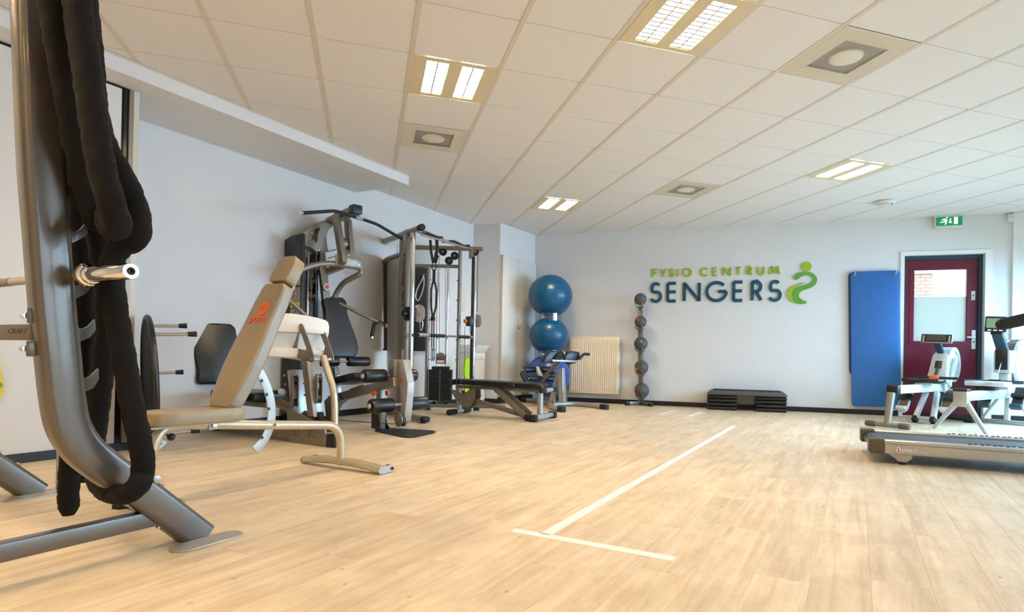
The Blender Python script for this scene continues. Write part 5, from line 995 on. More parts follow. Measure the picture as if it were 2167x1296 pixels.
b = B(); b.prism([V(q) + MN * 0.03 for q in lv], MN * 0.075, 0.004); dv = part('leg_lever', b, 'silver', t)
b = B(); b.prism([V(q) + MN * -0.01 for q in [(-0.035, 2.337, 0.644), (-0.003, 2.282, 0.681), (0.013, 2.254, 0.655), (0.001, 2.275, 0.451), (-0.047, 2.358, 0.447)]], MN * 0.10, 0.004); part('lever_hub', b, 'steel_dark', t)
b = B(); q = V((0.036, 2.214, 0.481)) + MN * 0.0285; b.prism([q + ME * 0.025 - Z * 0.02, q - ME * 0.03 - Z * 0.02, q + Z * 0.03], MN * -0.001); part('warning_sticker', b, 'warn', dv)
rpair((-0.032, 2.333, 0.524), 0.28, 0.05, 0.062); rpair((0.048, 2.194, 0.264), 0.30, 0.07, 0.064)
for px_ in ((-0.119, 2.483, 0.090), (0.047, 2.196, 0.120)):
    for s in (0.0, 0.045): b = B(); b.disc(V(px_) + MN * s, MN, 0.062, 0.014, 24, 0.003); part('pulley', b, 'steel_dark', t)
b = B(); q = V((-0.118, 2.481, 0.027)); q.z = 0.06
for s in (-0.05, 0.05): b.prism([V((q.x, q.y, 0.012)) - ME * 0.06 + MN * s, V((q.x, q.y, 0.012)) + ME * 0.11 + MN * s, V((q.x, q.y, 0.05)) + ME * 0.05 + MN * s, V((q.x, q.y, 0.16)) + ME * 0.0 + MN * s, V((q.x, q.y, 0.16)) - ME * 0.06 + MN * s], MN * 0.008)
part('pulley_bracket', b, 'black', t, kind='stuff')
fm = [(-0.162, 2.345, 0.000), (-0.130, 2.513, 0.000), (-0.003, 2.493, 0.000), (0.361, 2.261, 0.000), (0.389, 2.189, 0.000), (0.357, 2.096, 0.000), (0.177, 1.867, 0.000), (0.120, 1.848, 0.000), (0.059, 1.902, 0.000)]
b = B(); b.prism([(x, y, 0.0005) for x, y, z in fm], (0, 0, 0.010), 0.003, 1); part('floor_plate', b, 'rubber', t)

# ================================================ cable crossover machine in the corner
FLd, FLn = dirs(108.3); FRd, FRn = dirs(163)
FT_O = V((0.231, 3.259, 0.138)); FT_O.z = 0
t = thing('cable_machine', 'tall grey dual-tower cable machine with chrome rods in the back left corner', 'cable machine', FT_O)
def vbar(p, z0, z1, w, d, dirv, m, nm, bev=0.005): b = B(); b.box((p[0], p[1], (z0 + z1) / 2), dirv, Z, d, z1 - z0, w, bev); return part(nm, b, m, t)
pA = (0.162, 3.465, 1.099); zT = 2.133
cl_ = vbar(pA, 0.03, 2.14, 0.055, 0.13, FLd, 'steel_dark', 'front_column')
b = B(); q = V((pA[0], pA[1], 1.28)) - FLd.cross(Z) * -0.0 ; nl = FLn if FLn.dot(V((-1, -1, 0))) > 0 else -FLn
b = B(); textmesh(b, 'Life Fitness', V((pA[0], pA[1], 1.26)) + nl * 0.029 + FLd * -0.03, Z, FLd, 0.075, 0.001, shear=0.25, width=0.62, bold=0.012); part('lettering', b, 'dark_print', cl_, flat=True)
b = B(); b.box(V((pA[0], pA[1], 0.70)) + nl * 0.029 + FLd * -0.02, FLd, Z, 0.05, 0.16, 0.002); part('paper_label', b, 'white_print', cl_)
pB = (0.219, 3.294, 1.093); b = B(); b.cyl((pB[0], pB[1], 0.05), (pB[0], pB[1], 2.08), 0.028, 18); part('chrome_upright', b, 'chrome', t)
b = B(); b.tube(VL([(0.281, 3.108, 2.104), (-0.073, 4.177, 2.121)]) + VL([(0.011, 4.472, 2.120), (0.145, 4.522, 2.120)]), 0.034, 14, bend=0.10); tr_ = part('top_rail', b, 'steel_dark', t)
b = B(); a = V((0.281, 3.108, 2.104)); b.cyl(a + FLd * 0.02, a - FLd * 0.06, 0.037, 16, bev=0.008); part('rubber_end', b, 'rubber', tr_)
b = B(); b.tube(VL([(0.144, 3.519, 1.883), (-0.022, 4.024, 1.889), (-0.079, 4.194, 1.864), (-0.077, 4.188, 1.746)]), 0.028, 12, bend=0.05); part('mid_rail', b, 'steel_dark', t)
b = B(); b.prism(VL([(-0.037, 4.069, 1.872), (0.090, 3.684, 1.862), (0.122, 3.588, 0.054), (-0.002, 3.963, -0.010)]), -nl * 0.02, 0.004); part('tower_shroud', b, 'platinum', t)
b = B(); b.prism(VL([(-0.078, 4.193, 1.846), (-0.040, 4.077, 1.873), (-0.019, 4.014, 0.762), (-0.068, 4.163, 0.762), (-0.054, 4.118, 0.803)]), -nl * 0.05, 0.006); part('shroud_back', b, 'black', t)
vbar((0.119, 3.596, 0.995), 0.05, 2.08, 0.05, 0.06, FLd, 'steel_dark', 'inner_column')
fe = V((0.359, 2.905, 0.030)); fs = V((pA[0], pA[1], 0.045)) + FLd * 0.55; fe.z = fs.z = 0.042
b = B(); b.bar(fs, fe, 0.085, 0.055, Z, 0.02, 3); fo_ = part('base_foot', b, 'steel_dark', t)
b = B(); d = (fe - fs).normalized(); b.bar(fe - d * 0.06, fe + d * 0.03, 0.09, 0.06, Z, 0.022, 3); part('rubber_end', b, 'rubber', fo_)
b = B(); q = fe - d * 0.05; b.cyl((q.x, q.y, 0.0), (q.x, q.y, 0.02), 0.03, 12); part('foot_pad', b, 'rubber', fo_)
# right tower
zr = 2.129
b = B(); b.tube([V((0.285, 4.454, 2.125)), V((1.172, 4.183, 2.120))], 0.030, 14); rr_ = part('top_rail', b, 'steel_dark', t)
b = B(); b.tube([V((0.290, 4.453, 1.884)), V((0.869, 4.276, 1.884))], 0.024, 12); part('mid_rail', b, 'steel_dark', t)
for px_, z1 in (((0.502, 4.388, 1.034), 1.869), ((0.891, 4.269, 1.042), 2.119)):
    b = B(); b.cyl((px_[0], px_[1], 0.06), (px_[0], px_[1], z1), 0.024, 14); up_ = part('frame_tube', b, 'steel_dark', t)
    b = B()
    for k in range(6): b.cyl((px_[0], px_[1], 0.4 + k * 0.26), V((px_[0], px_[1], 0.4 + k * 0.26)) + FRd * (0.036 if px_[0] > 0.7 else -0.036), 0.008, 8)
    part('stud', b, 'black', up_, kind='stuff')
b = B(); b0, b1 = V((0.197, 4.481, 0.026)), V((1.496, 4.084, 0.057)); b0.z = b1.z = 0.062; b.tube([b0, b1], 0.03, 12); br_ = part('base_rail', b, 'steel_dark', t)
for k in (0.25, 0.72): q = b0.lerp(b1, k); b = B(); b.cyl((q.x, q.y, 0), (q.x, q.y, 0.035), 0.04, 14); part('foot_pad', b, 'rubber', br_)
for px_ in ((0.626, 4.350, 1.036), (0.747, 4.313, 1.039)): b = B(); b.cyl((px_[0], px_[1], 0.06), (px_[0], px_[1], 1.872), 0.013, 14); part('guide_rod', b, 'chrome', t)
sc = V((0.679, 4.334, 1.037)); z0s, z1s = 0.1222, 0.5302; ws = 0.2964
n_ = 16; hs_ = (z1s - z0s) / n_; fr = FRn if FRn.dot(V((0, -1, 0))) > 0 else -FRn
for k in range(n_):
    b = B(); b.box((sc.x, sc.y, z0s + (k + 0.5) * hs_), FRd, Z, ws, hs_ - 0.0012, 0.11, 0.002, 1); pl_ = part('weight_plate', b, 'black', t)
b = B()
for k in range(n_): b.cyl(V((sc.x, sc.y, z0s + (k + 0.5) * hs_)) + fr * 0.055, V((sc.x, sc.y, z0s + (k + 0.5) * hs_)) + fr * 0.057, 0.006, 8)
part('pin_holes', b, 'white_metal', t, kind='stuff')
b = B(); b.box((sc.x, sc.y, z1s + 0.02), FRd, Z, ws * 0.75, 0.04, 0.1, 0.003); part('top_plate', b, 'black', t)
q = V((sc.x, sc.y, z1s + 0.16)); b = B(); b.disc(q + fr * 0.03, fr, 0.062, 0.012, 26); b.box(q + fr * 0.03 - Z * 0.04, FRd, Z, 0.124, 0.09, 0.012); pb = part('pulley_bracket', b, 'steel_dark', t); b = B(); b.box(q + fr * 0.037 - Z * 0.05, FRd, Z, 0.09, 0.04, 0.002); part('paper_label', b, 'white_print', pb)
b = B(); b.box(q + fr * 0.0385 - Z * 0.034, FRd, Z, 0.09, 0.01, 0.002); part('red_band', b, 'red', pb)
for s in (-1, 1): b = B(); q = V((sc.x, sc.y, (0.06 + z0s) / 2)) + FRd * s * 0.075; b.box(q, FRd, Z, 0.05, z0s - 0.08, 0.05); part('stack_bumper', b, 'rubber', t)
for px_, r in (((0.676, 4.335, 2.072), 0.052), ((0.825, 4.289, 2.022), 0.052), ((0.755, 4.311, 1.956), 0.052), ((1.078, 4.212, 2.081), 0.052)):
    b = B(); b.lathe([(0, -0.016), (r, -0.016), (r * 0.9, -0.004), (r * 0.9, 0.004), (r, 0.016), (0, 0.016)], V(px_) + fr * 0.01, fr, 24); pu = part('pulley', b, 'black', t); b = B(); b.cyl(V(px_) + fr * 0.026, V(px_) + fr * 0.032, 0.011, 10); part('axle', b, 'bolt', pu)
px_ = (1.057, 4.218, 1.045); zc0, zc1 = 0.03, 2.018
b = B(); b.box((px_[0], px_[1], (zc0 + zc1) / 2), FRd, Z, 0.03, zc1 - zc0, 0.06, 0.004); fu = part('perforated_upright', b, 'black', t)
b = B(); q = V((px_[0], px_[1], 0)) + FRd * -0.028; b.cyl(q + Z * zc0, q + Z * zc1, 0.018, 14); part('chrome_upright', b, 'chrome', t)
b = B(); q = V((px_[0], px_[1], 0)) + fr * 0.031
for k in range(26): b.cyl(q + Z * (0.3 + k * 0.065), q + Z * (0.3 + k * 0.065) + fr * 0.001, 0.006, 8)
part('pin_holes', b, 'rubber', fu, kind='stuff')
b = B(); q = V((1.032, 4.226, 2.055)); b.box(q, FRd, Z, 0.06, 0.13, 0.06, 0.004); part('head_bracket', b, 'steel_dark', t)
def carriage(c, face, m_, knobcol, size=1.0):
    c = V(c); sd = Z.cross(face).normalized(); b = B(); b.box(c, sd, Z, 0.10 * size, 0.15 * size, 0.11, 0.012); ca = part('carriage', b, 'black', t)
    b = B(); b.cyl(c - sd * 0.05 * size, c - sd * 0.10 * size, 0.032 * size, 16, bev=0.006); part('pull_knob', b, knobcol, ca)
    nn = (face * 0.62 - sd * 0.78).normalized(); hh = (sd * 0.62 + face * 0.78).normalized(); p0 = c + sd * 0.085 * size + face * 0.05
    for o in (0.0, -0.034):
        p = p0 + nn * o; b = B(); oo = []
        for sg, a0 in ((1, 0), (-1, 180)):
            for k in range(9): a = math.radians(a0 + 22.5 * k); oo.append(p + Z * (sg * 0.042 + 0.058 * math.sin(a) + 0.01) * size + hh * (0.058 * math.cos(a)) * size)
        b.prism(oo, nn * 0.006, 0.001, 1); pp_ = part('pulley_plate', b, 'silver', t)
        if not o:
            b = B(); e = p + nn * 0.0065; b.prism([e - hh * 0.018 - Z * 0.015, e + hh * 0.018 - Z * 0.015, e + Z * 0.02], nn * 0.001); part('warning_sticker', b, 'warn', pp_)
    for dz in (0.052, -0.032): b = B(); b.cyl(p0 + Z * dz * size - nn * 0.002, p0 + Z * dz * size - nn * 0.026, 0.046 * size, 20); part('pulley', b, 'black', t)
carriage((0.205, 3.338, 1.179), V((0.55, -0.83, 0)), 'black', 'black'); carriage((1.031, 4.226, 1.168), V((0.3, -0.95, 0)), 'black', 'orange', 0.85)
# cables
b = B(); b.tube(VL([(1.114, 4.201, 2.063), (1.117, 4.200, 1.294)]), 0.004, 6); b.tube(VL([(0.967, 4.246, 1.105), (0.980, 4.242, 0.425)]), 0.003, 6); b.tube(VL([(0.630, 4.349, 2.027), (0.658, 4.341, 0.604)]), 0.003, 6); b.tube(VL([(0.709, 4.325, 1.905), (0.734, 4.317, 0.605)]), 0.003, 6); b.tube(VL([(0.069, 3.748, 2.004), (0.071, 3.742, 1.892)]), 0.003, 6); part('cables', b, 'black', t, kind='stuff')
# pull-up bars across the top, and the low row bar hanging from two snap hooks
q0, q1 = V((0.257, 3.180, 2.070)), V((1.006, 4.234, 2.135))
for o in (0.0, 0.045): b = B(); b.tube([q0 + Z * (-o * 0.6) + FRd * -o, q1 + Z * (-o * 0.6) + FRd * -o], 0.013, 12); part('pull_up_bar', b, 'chrome', t)
for gl in ([(0.329, 3.195, 2.082), (0.502, 3.499, 2.093), (0.582, 3.666, 2.122)], [(0.602, 3.685, 2.084), (0.758, 3.874, 2.131), (0.907, 4.072, 2.118), (0.998, 4.225, 2.157)]):
    b = B(); b.tube(VL(gl), 0.018, 12, bend=0.05); gr = part('pull_up_grip', b, 'rubber', t)
    b = B(); a = V(gl[0]); d = (a - V(gl[1])).normalized(); b.cyl(a, a + d * 0.02, 0.019, 12); part('grip_cap', b, 'chrome', gr)
r0b, r1b = V((0.287, 3.147, 0.941)), V((1.076, 4.213, 0.959))
t2 = thing('row_bar', 'straight dark pull bar hanging across the front of the cable machine', 'pull bar', (r0b + r1b) / 2)
b = B(); b.cyl(r0b, r1b, 0.012, 12); part('rod', b, 'steel_dark', t2)
for k0, k1, m in ((0.0, 0.16, 'platinum'), (0.165, 0.43, 'rubber'), (0.68, 0.90, 'rubber'), (0.905, 1.0, 'steel_dark')):
    b = B(); b.cyl(r0b.lerp(r1b, k0), r0b.lerp(r1b, k1), 0.021, 14, bev=0.003); part('sleeve', b, m, t2)
b = B(); b.cyl(r0b - (r1b - r0b).normalized() * 0.004, r0b, 0.014, 14); part('end_plug', b, 'black', t2)
def snap(p, h, label):
    p = V(p); b = B(); o = [p + Z * (h / 2 * math.sin(a)) + R_ * (0.016 * math.cos(a)) for a in [2 * math.pi * k / 20 for k in range(20)]]; b.tube(o, 0.0045, 8, closed=True); solo('snap_hook', b, 'chrome', label, 'snap hook', p)
snap((0.314, 3.138, 1.058), 0.14, 'chrome snap hook holding the pull bar at its left end'); snap((1.045, 4.222, 1.076), 0.14, 'chrome snap hook holding the pull bar at its right end')
# suspension straps hanging from the pull-up bars
t2 = thing('suspension_trainer', 'black suspension straps with metal loops hanging from the pull-up bars', 'straps', (0.486, 3.476, 0.663))
def strap(pts, w, th=0.004):
    P = VL(pts); b = B()
    for a, c in zip(P, P[1:]): b.bar(a, c, w, th, F_, 0.0, ext=0.002)
    return part('strap', b, 'black', t2, flat=True)
strap([(0.426, 3.486, 2.051), (0.440, 3.483, 1.904), (0.463, 3.476, 1.789)], 0.03); strap([(0.500, 3.473, 2.066), (0.503, 3.473, 1.934), (0.479, 3.481, 1.791)], 0.038); strap([(0.515, 3.480, 1.881), (0.491, 3.488, 1.793)], 0.03)
b = B(); c = V((0.474, 3.473, 1.746)); b.tube([c + Z * (0.05 * math.sin(a)) + R_ * (0.024 * math.cos(a)) for a in [2 * math.pi * k / 20 for k in range(20)]], 0.006, 8, closed=True); part('metal_loop', b, 'black', t2)
strap([(0.475, 3.473, 1.713), (0.475, 3.473, 1.549)], 0.034, 0.008); strap([(0.462, 3.478, 1.560), (0.448, 3.482, 1.466), (0.452, 3.482, 1.275), (0.470, 3.477, 1.155)], 0.022); strap([(0.488, 3.469, 1.560), (0.506, 3.464, 1.467), (0.504, 3.466, 1.276), (0.476, 3.476, 1.155)], 0.022)
strap([(0.463, 3.480, 1.133), (0.467, 3.481, 0.810)], 0.012); strap([(0.484, 3.473, 1.133), (0.490, 3.473, 0.811)], 0.012)
b = B(); c = V((0.473, 3.477, 1.144)); b.box(c, R_, Z, 0.05, 0.05, 0.02, 0.006); part('buckle', b, 'black', t2); b = B(); b.box(c - Z * 0.025, R_, Z, 0.06, 0.012, 0.016, 0.003); part('orange_tab', b, 'orange', t2)
for s in ((0.471, 3.480, 0.728), (0.492, 3.473, 0.729)): b = B(); c = V(s); b.tube([c + Z * (0.075 * math.sin(a)) + R_ * (0.010 * math.cos(a)) for a in [2 * math.pi * k / 20 for k in range(20)]], 0.0045, 6, closed=True); part('foot_loop', b, 'black', t2)

# ================================================ black flat bench
XE, XN = dirs(-43)
t = thing('flat_bench', 'low black padded bench with grey strut plates before the cable machine', 'weight bench', (1.286, 3.423, 0.000))
p0, p1, ps = V((0.783, 3.892, 0.427)), V((1.718, 3.020, 0.418)), V((1.466, 3.255, 0.421))
zt_ = (p0.z + p1.z) / 2 + 0.008
def bpad(a, c, prof, lift, nm):
    a, c = V((a.x, a.y, zt_)), V((c.x, c.y, zt_)); b, n = pad(a, c, prof, 0.066, XN, 'vinyl', 0.024, Z)
    L_ = (c - a).length
    for v in b.bm.verts: k = (v.co - a).dot((c - a).normalized()) / L_; v.co.z += lift(k)
    return part(nm, b, 'vinyl', t)
hd = p0.lerp(ps, 0.14)
bpad(p0, hd, [(0, .07), (.15, .10), (.5, .115), (.9, .105), (1, .09)], lambda k: -0.012 + 0.018 * k, 'head_pad')
bpad(hd.lerp(ps, 0.005), ps, [(0, .09), (.08, .12), (.3, .145), (.5, .15), (.75, .135), (.95, .115), (1, .10)], lambda k: 0.004 - 0.012 * k, 'back_pad')
bpad(ps.lerp(p1, 0.01), p1, [(0, .10), (.1, .115), (.7, .12), (.93, .105), (1, .08)], lambda k: -0.01 - 0.006 * k, 'seat_pad')
b = B(); b.bar(V((p0.x, p0.y, zt_ - 0.094)) + XE * 0.08, V((p1.x, p1.y, zt_ - 0.10)) + XE * 0.02, 0.06, 0.035, Z, 0.004); part('pad_rail', b, 'steel_dark', t)
c = V((1.701, 3.035, 0.363)) + XE * 0.055 - Z * 0.018; b = B(); b.cyl(c - XN * 0.17, c + XN * 0.17, 0.024, 16); cb_ = part('front_crossbar', b, 'silver', t)
for s in (-1, 1): b = B(); b.cyl(c + XN * s * 0.09, c + XN * s * 0.20, 0.030, 16, bev=0.006); part('rubber_grip', b, 'rubber', cb_)
q = V((1.667, 3.068, 0.046)); b = B(); b.cyl((q.x, q.y, 0.05), (q.x, q.y, c.z), 0.034, 18); part('front_post', b, 'silver', t)
q = V((1.769, 2.973, 0.006)); q.z = 0.045; q = V((1.698, 3.039, 0.000)) + Z * 0.045; b = B(); b.bar(q - XN * 0.25, q + XN * 0.25, 0.06, 0.05, Z, 0.012); ff = part('front_foot', b, 'silver', t)
for s in (-1, 1): b = B(); b.box(q + XN * s * 0.25 - Z * 0.004, XN, XE, 0.07, 0.09, 0.078, 0.010); part('rubber_end', b, 'rubber', ff)
for s in (-1,): b = B(); b.cyl(q - XN * 0.25 - XE * 0.085 - Z * 0.002, q - XN * 0.21 - XE * 0.085 - Z * 0.002, 0.040, 16, bev=0.008); part('transport_wheel', b, 'rubber', ff)
q2 = V((0.852, 3.827, 0.000)) + Z * 0.035; b = B(); b.cyl(q2 - XN * 0.2, q2 + XN * 0.2, 0.026, 14); rf = part('rear_foot', b, 'silver', t)
for s in (-1, 1): b = B(); b.cyl(q2 + XN * s * 0.07, q2 + XN * s * 0.23, 0.034, 16, bev=0.008); part('rubber_sleeve', b, 'rubber', rf)
b = B(); b.cyl(q2 + Z * 0.02, q2 + Z * 0.30, 0.030, 16); part('rear_post', b, 'silver', t)
b = B(); b.bar(V((0.991, 3.698, 0.183)), V((1.663, 3.071, -0.004)), 0.055, 0.055, Z, 0.012); part('main_tube', b, 'steel_dark', t)
g_ = [(0.780, 3.895, 0.310), (0.863, 3.818, 0.285), (0.929, 3.755, 0.237), (0.988, 3.700, 0.310), (1.043, 3.650, 0.325), (1.050, 3.643, 0.222), (1.007, 3.683, 0.115), (0.962, 3.725, 0.089), (0.916, 3.768, 0.114), (0.839, 3.840, 0.196)]
for o in (-0.07, 0.06):
    b = B(); b.plate([V(q) + XN * o for q in g_], [], XN * 0.009); gp = part('gusset_plate', b, 'steel_dark', t)
    if o < 0:
        for q in VL([(0.838, 3.841, 0.254), (0.949, 3.737, 0.244), (1.005, 3.685, 0.213), (0.946, 3.740, 0.128), (0.901, 3.782, 0.125)]): b = B(); b.hexbolt(q + XN * o, -XN, 0.012, 0.010); part('bolt', b, 'bolt', gp)
for o in (-0.075, 0.065):
    b = B(); b.bar(V((1.256, 3.451, 0.343)) + XN * o, V((1.555, 3.172, 0.036)) + XN * o, 0.010, 0.075, Z, 0.003); st_ = part('strut_plate', b, 'steel_dark', t)
    b = B(); q = V((1.490, 3.233, 0.091)) + XN * o; b.hexbolt(q - XN * 0.005, -XN, 0.012, 0.010); part('bolt', b, 'bolt', st_)

# ================================================ grey hyperextension bench before the gym balls
YE, YN = dirs(-52)
t = thing('back_extension_bench', 'grey back extension bench with split black hip pads before the gym balls', 'exercise bench', (2.406, 4.498, 0.000))
b = B(); b.bar(V((2.398, 4.508, 0.564)), V((2.420, 4.480, 0.067)), 0.075, 0.085, YE, 0.006); fp_ = part('front_post', b, 'silver', t)
b = B(); b.bar(V((2.396, 4.511, 0.368)) + YE * 0.045, V((2.414, 4.488, 0.168)) + YE * 0.045, 0.085, 0.01, YE, 0.003); part('slide_plate', b, 'platinum', fp_)
for q in VL([(2.397, 4.510, 0.335), (2.411, 4.492, 0.201)]): b = B(); b.hexbolt(q + YE * 0.05, YE, 0.012, 0.010); part('bolt', b, 'bolt', fp_)
b = B(); b.bar(V((2.406, 4.498, 0.692)), V((2.187, 4.778, 0.368)), 0.055, 0.055, Z, 0.006); part('boom', b, 'steel_dark', t)
b = B(); b.bar(V((2.369, 4.545, 0.488)), V((2.295, 4.640, 0.055)), 0.05, 0.06, YE, 0.006); part('rear_strut', b, 'platinum', t)
b = B(); q = V((2.329, 4.596, 0.486)) - YN * 0.02; b.cyl(q, q - YN * 0.09, 0.022, 12, bev=0.005); part('pull_knob', b, 'rubber', t)
HW, HWN = dirs(20)
for pl in ([(2.069, 4.400, 0.635), (2.098, 4.410, 0.708), (2.174, 4.438, 0.795), (2.268, 4.472, 0.811), (2.397, 4.519, 0.800), (2.407, 4.523, 0.746), (2.320, 4.491, 0.671), (2.225, 4.457, 0.630)], [(2.425, 4.529, 0.665), (2.432, 4.532, 0.719), (2.495, 4.555, 0.795), (2.578, 4.585, 0.810), (2.679, 4.622, 0.799), (2.698, 4.629, 0.744), (2.641, 4.608, 0.640), (2.533, 4.569, 0.618)]):
    b = B(); b.prism([V(q) + HWN * 0.05 for q in pl], -HWN * 0.10, 0.014, 3); part('hip_pad', b, 'vinyl', t)
b = B(); b.bar(V((2.200, 4.448, 0.670)) - HWN * 0.06, V((2.632, 4.605, 0.660)) - HWN * 0.06, 0.03, 0.03, Z, 0.003); part('pad_bracket', b, 'silver', t)
for hp_ in ([(2.239, 4.462, 0.690), (2.302, 4.484, 0.758), (2.373, 4.511, 0.776)], [(2.656, 4.614, 0.695), (2.731, 4.641, 0.772), (2.834, 4.678, 0.767)]):
    P = [V(q) - HWN * 0.08 for q in hp_]; b = B(); b.tube(P, 0.020, 12, bend=0.04); h_ = part('handle', b, 'rubber', t)
    b = B(); d = (P[2] - P[1]).normalized(); b.cyl(P[2], P[2] + d * 0.018, 0.022, 14); part('handle_cap', b, 'white_metal', h_)
def hroll(pxa, pxb, r):
    p, q = V(pxa), V(pxb); b = B(); b.cyl(p, q, r, 18, bev=0.012); ro = part('foam_roller', b, 'vinyl', t)
    b = B(); d = (p - q).normalized(); b.cyl(p - d * 0.002, p + d * 0.012, r * 0.35, 12); part('end_cap', b, 'white_metal', ro)
hroll((1.900, 4.728, 0.525), (2.097, 4.800, 0.532), 0.042); hroll((2.367, 4.898, 0.532), (2.194, 4.835, 0.532), 0.042)
hroll((1.975, 4.684, 0.405), (2.181, 4.759, 0.406), 0.037); hroll((2.461, 4.861, 0.393), (2.270, 4.792, 0.395), 0.043)
b = B(); b.bar(V((2.132, 4.849, 0.565)), V((2.192, 4.772, 0.389)), 0.07, 0.035, YE, 0.004); part('roller_bracket', b, 'cream', t)
b = B(); b.bar(V((1.854, 4.712, 0.505)) - HWN * 0.04, V((1.934, 4.741, 0.375)) - HWN * 0.04, 0.10, 0.03, HWN, 0.005); part('foot_plate', b, 'rubber', t)
b = B(); ft_ = VL([(2.206, 3.924, 0.035), (2.164, 4.269, 0.035), (2.292, 4.630, 0.035), (2.486, 4.693, 0.035), (2.729, 4.714, 0.035), (2.927, 4.199, 0.035)]); b.tube(ft_, 0.032, 14, bend=0.16); ff = part('front_foot', b, 'silver', t)
for a, c in ((ft_[0], ft_[1]), (ft_[5], ft_[4])): d = (a - c).normalized(); b = B(); b.box(a + d * 0.02, d, Z, 0.12, 0.07, 0.085, 0.012); part('rubber_foot', b, 'rubber', ff)
b = B(); rr0 = VL([(2.112, 5.433, 0.040), (2.222, 5.334, 0.040), (2.283, 4.978, 0.040), (2.344, 4.569, 0.040)]); b.tube(rr0, 0.03, 12, bend=0.1); rft = part('rear_rail', b, 'platinum', t)
b = B(); d = (rr0[0] - rr0[1]).normalized(); b.box(rr0[0] + d * 0.0, d, Z, 0.08, 0.07, 0.075, 0.012); part('rubber_foot', b, 'rubber', rft)

# ================================================ treadmill cut by the right edge
TE, TNn = dirs(-41)
t = thing('treadmill', 'silver grey treadmill cut by the right edge, running deck towards the viewer', 'treadmill', (3.480, -0.140, -0.000))
E0 = V((3.288, 0.027, 0.000))
def TD(u, v, z): return E0 + TE * u + TNn * v + Z * z
W_ = 0.73
for v0, v1, nm in ((0.0, 0.10, 'side_rail'), (W_ - 0.10, W_, 'side_rail')):
    b = B(); b.prism([TD(0.10, v0, 0.078), TD(0.10, v1, 0.078), TD(0.10, v1, 0.148), TD(0.10, v0, 0.148)], TE * 1.75, 0.004); sr = part(nm, b, 'platinum', t)
    b = B(); b.prism([TD(0.10, v0 - 0.003, 0.149), TD(0.10, v1, 0.149), TD(0.10, v1, 0.172), TD(0.10, v0 + 0.02, 0.178), TD(0.10, v0 - 0.003, 0.170)], TE * 1.75, 0.003); tp = part('top_trim', b, 'silver', sr)
    b = B(); b.box(TD(0.05, (v0 + v1) / 2, 0.128), TE, TNn, 0.11, v1 - v0 + 0.012, 0.110, 0.016, 3); part('end_cap', b, 'bronze', t)
    b = B()
    for k in range(34): q = TD(0.62 + k * 0.036, v0 + 0.035 + (k % 2) * 0.02, 0.180); b.box(q, TE, TNn, 0.022, 0.013, 0.006, 0.001, 1)
    part('grip_dimples', b, 'black', sr, kind='stuff')
    for u in (0.21, 1.7):
        if v0 == 0.0 or u > 1: 
            b = B(); b.prism([TD(u - 0.09, v0 + 0.02, 0.078), TD(u + 0.07, v0 + 0.02, 0.078), TD(u + 0.06, v0 + 0.02, 0.045), TD(u + 0.03, v0 + 0.02, 0.022), TD(u - 0.02, v0 + 0.02, 0.022), TD(u - 0.05, v0 + 0.02, 0.05)], TNn * 0.06, 0.002); fb_ = part('foot_bracket', b, 'platinum', t)
            b = B(); q = TD(u + 0.005, v0 + 0.05, 0); b.cyl(q, q + Z * 0.022, 0.022, 16); part('rubber_foot', b, 'rubber', fb_)
b = B(); b.prism([TD(0.06, 0.104, 0.135), TD(1.85, 0.104, 0.135), TD(1.85, W_ - 0.104, 0.135), TD(0.06, W_ - 0.104, 0.135)], Z * 0.022, 0.003); part('running_belt', b, 'belt', t)
b = B(); b.cyl(TD(0.055, 0.104, 0.118), TD(0.055, W_ - 0.104, 0.118), 0.040, 20); part('rear_roller', b, 'black', t)
b = B(); b.prism([TD(0.12, 0.11, 0.085), TD(1.85, 0.11, 0.085), TD(1.85, W_ - 0.11, 0.085), TD(0.12, W_ - 0.11, 0.085)], Z * 0.045, 0.003); part('deck', b, 'black', t)
b = B(); b.box(TD(1.98, W_ / 2, 0.17), TE, TNn, 0.42, W_ - 0.02, 0.24, 0.05, 4); part('motor_hood', b, 'platinum', t)
for v in (0.06, W_ - 0.06):
    b = B(); b.bar(TD(1.95, v, 0.15), TD(2.10, v, 1.25), 0.06, 0.11, TE, 0.01); part('upright', b, 'platinum', t)
b = B(); b.box(TD(2.10, W_ / 2, 1.30), TE, TNn, 0.20, W_ + 0.04, 0.28, 0.03, 3); part('console', b, 'black', t)
h0, h1 = V((3.933, -0.468, 1.021)), V((4.018, -0.541, 1.052)); h2 = TD(2.02, 0.05, 1.16)
b = B(); b.tube([h0 + (h1 - h0).normalized() * -0.02, h1, h2], [0.040, 0.042, 0.042], 16); hr_ = part('padded_handrail', b, 'rubber', t)
b = B(); b.ball(h0 + (h1 - h0).normalized() * -0.015, 0.039, u=16, v=10); part('rounded_end', b, 'rubber', hr_)
b = B(); q = V((3.428, -0.095, 0.109)) - TNn * 0.001; o = [q + TE * (0.014 * math.cos(a)) + Z * (0.023 * math.sin(a)) for a in [2 * math.pi * k / 20 for k in range(20)]]; b.prism(o, -TNn * 0.004, 0.001, 1); bdg = part('emblem', b, 'chrome', t)
b = B(); o = [q - TNn * 0.006 + TE * x + Z * y for x, y in ((-0.006, -0.016), (0.003, -0.014), (0.008, -0.004), (0.0, 0.004), (0.004, 0.016), (-0.004, 0.014), (-0.008, 0.004), (0.001, -0.004))]; b.plate(o, [], -TNn * 0.001); part('emblem_swirl', b, 'red', bdg)
b = B(); textmesh(b, 'SPIRIT', V((3.440, -0.105, 0.095)) - TNn * 0.0015, TE, Z, 0.026, 0.001, shear=0.25, width=0.1048); part('lettering', b, 'white_print', t, flat=True)
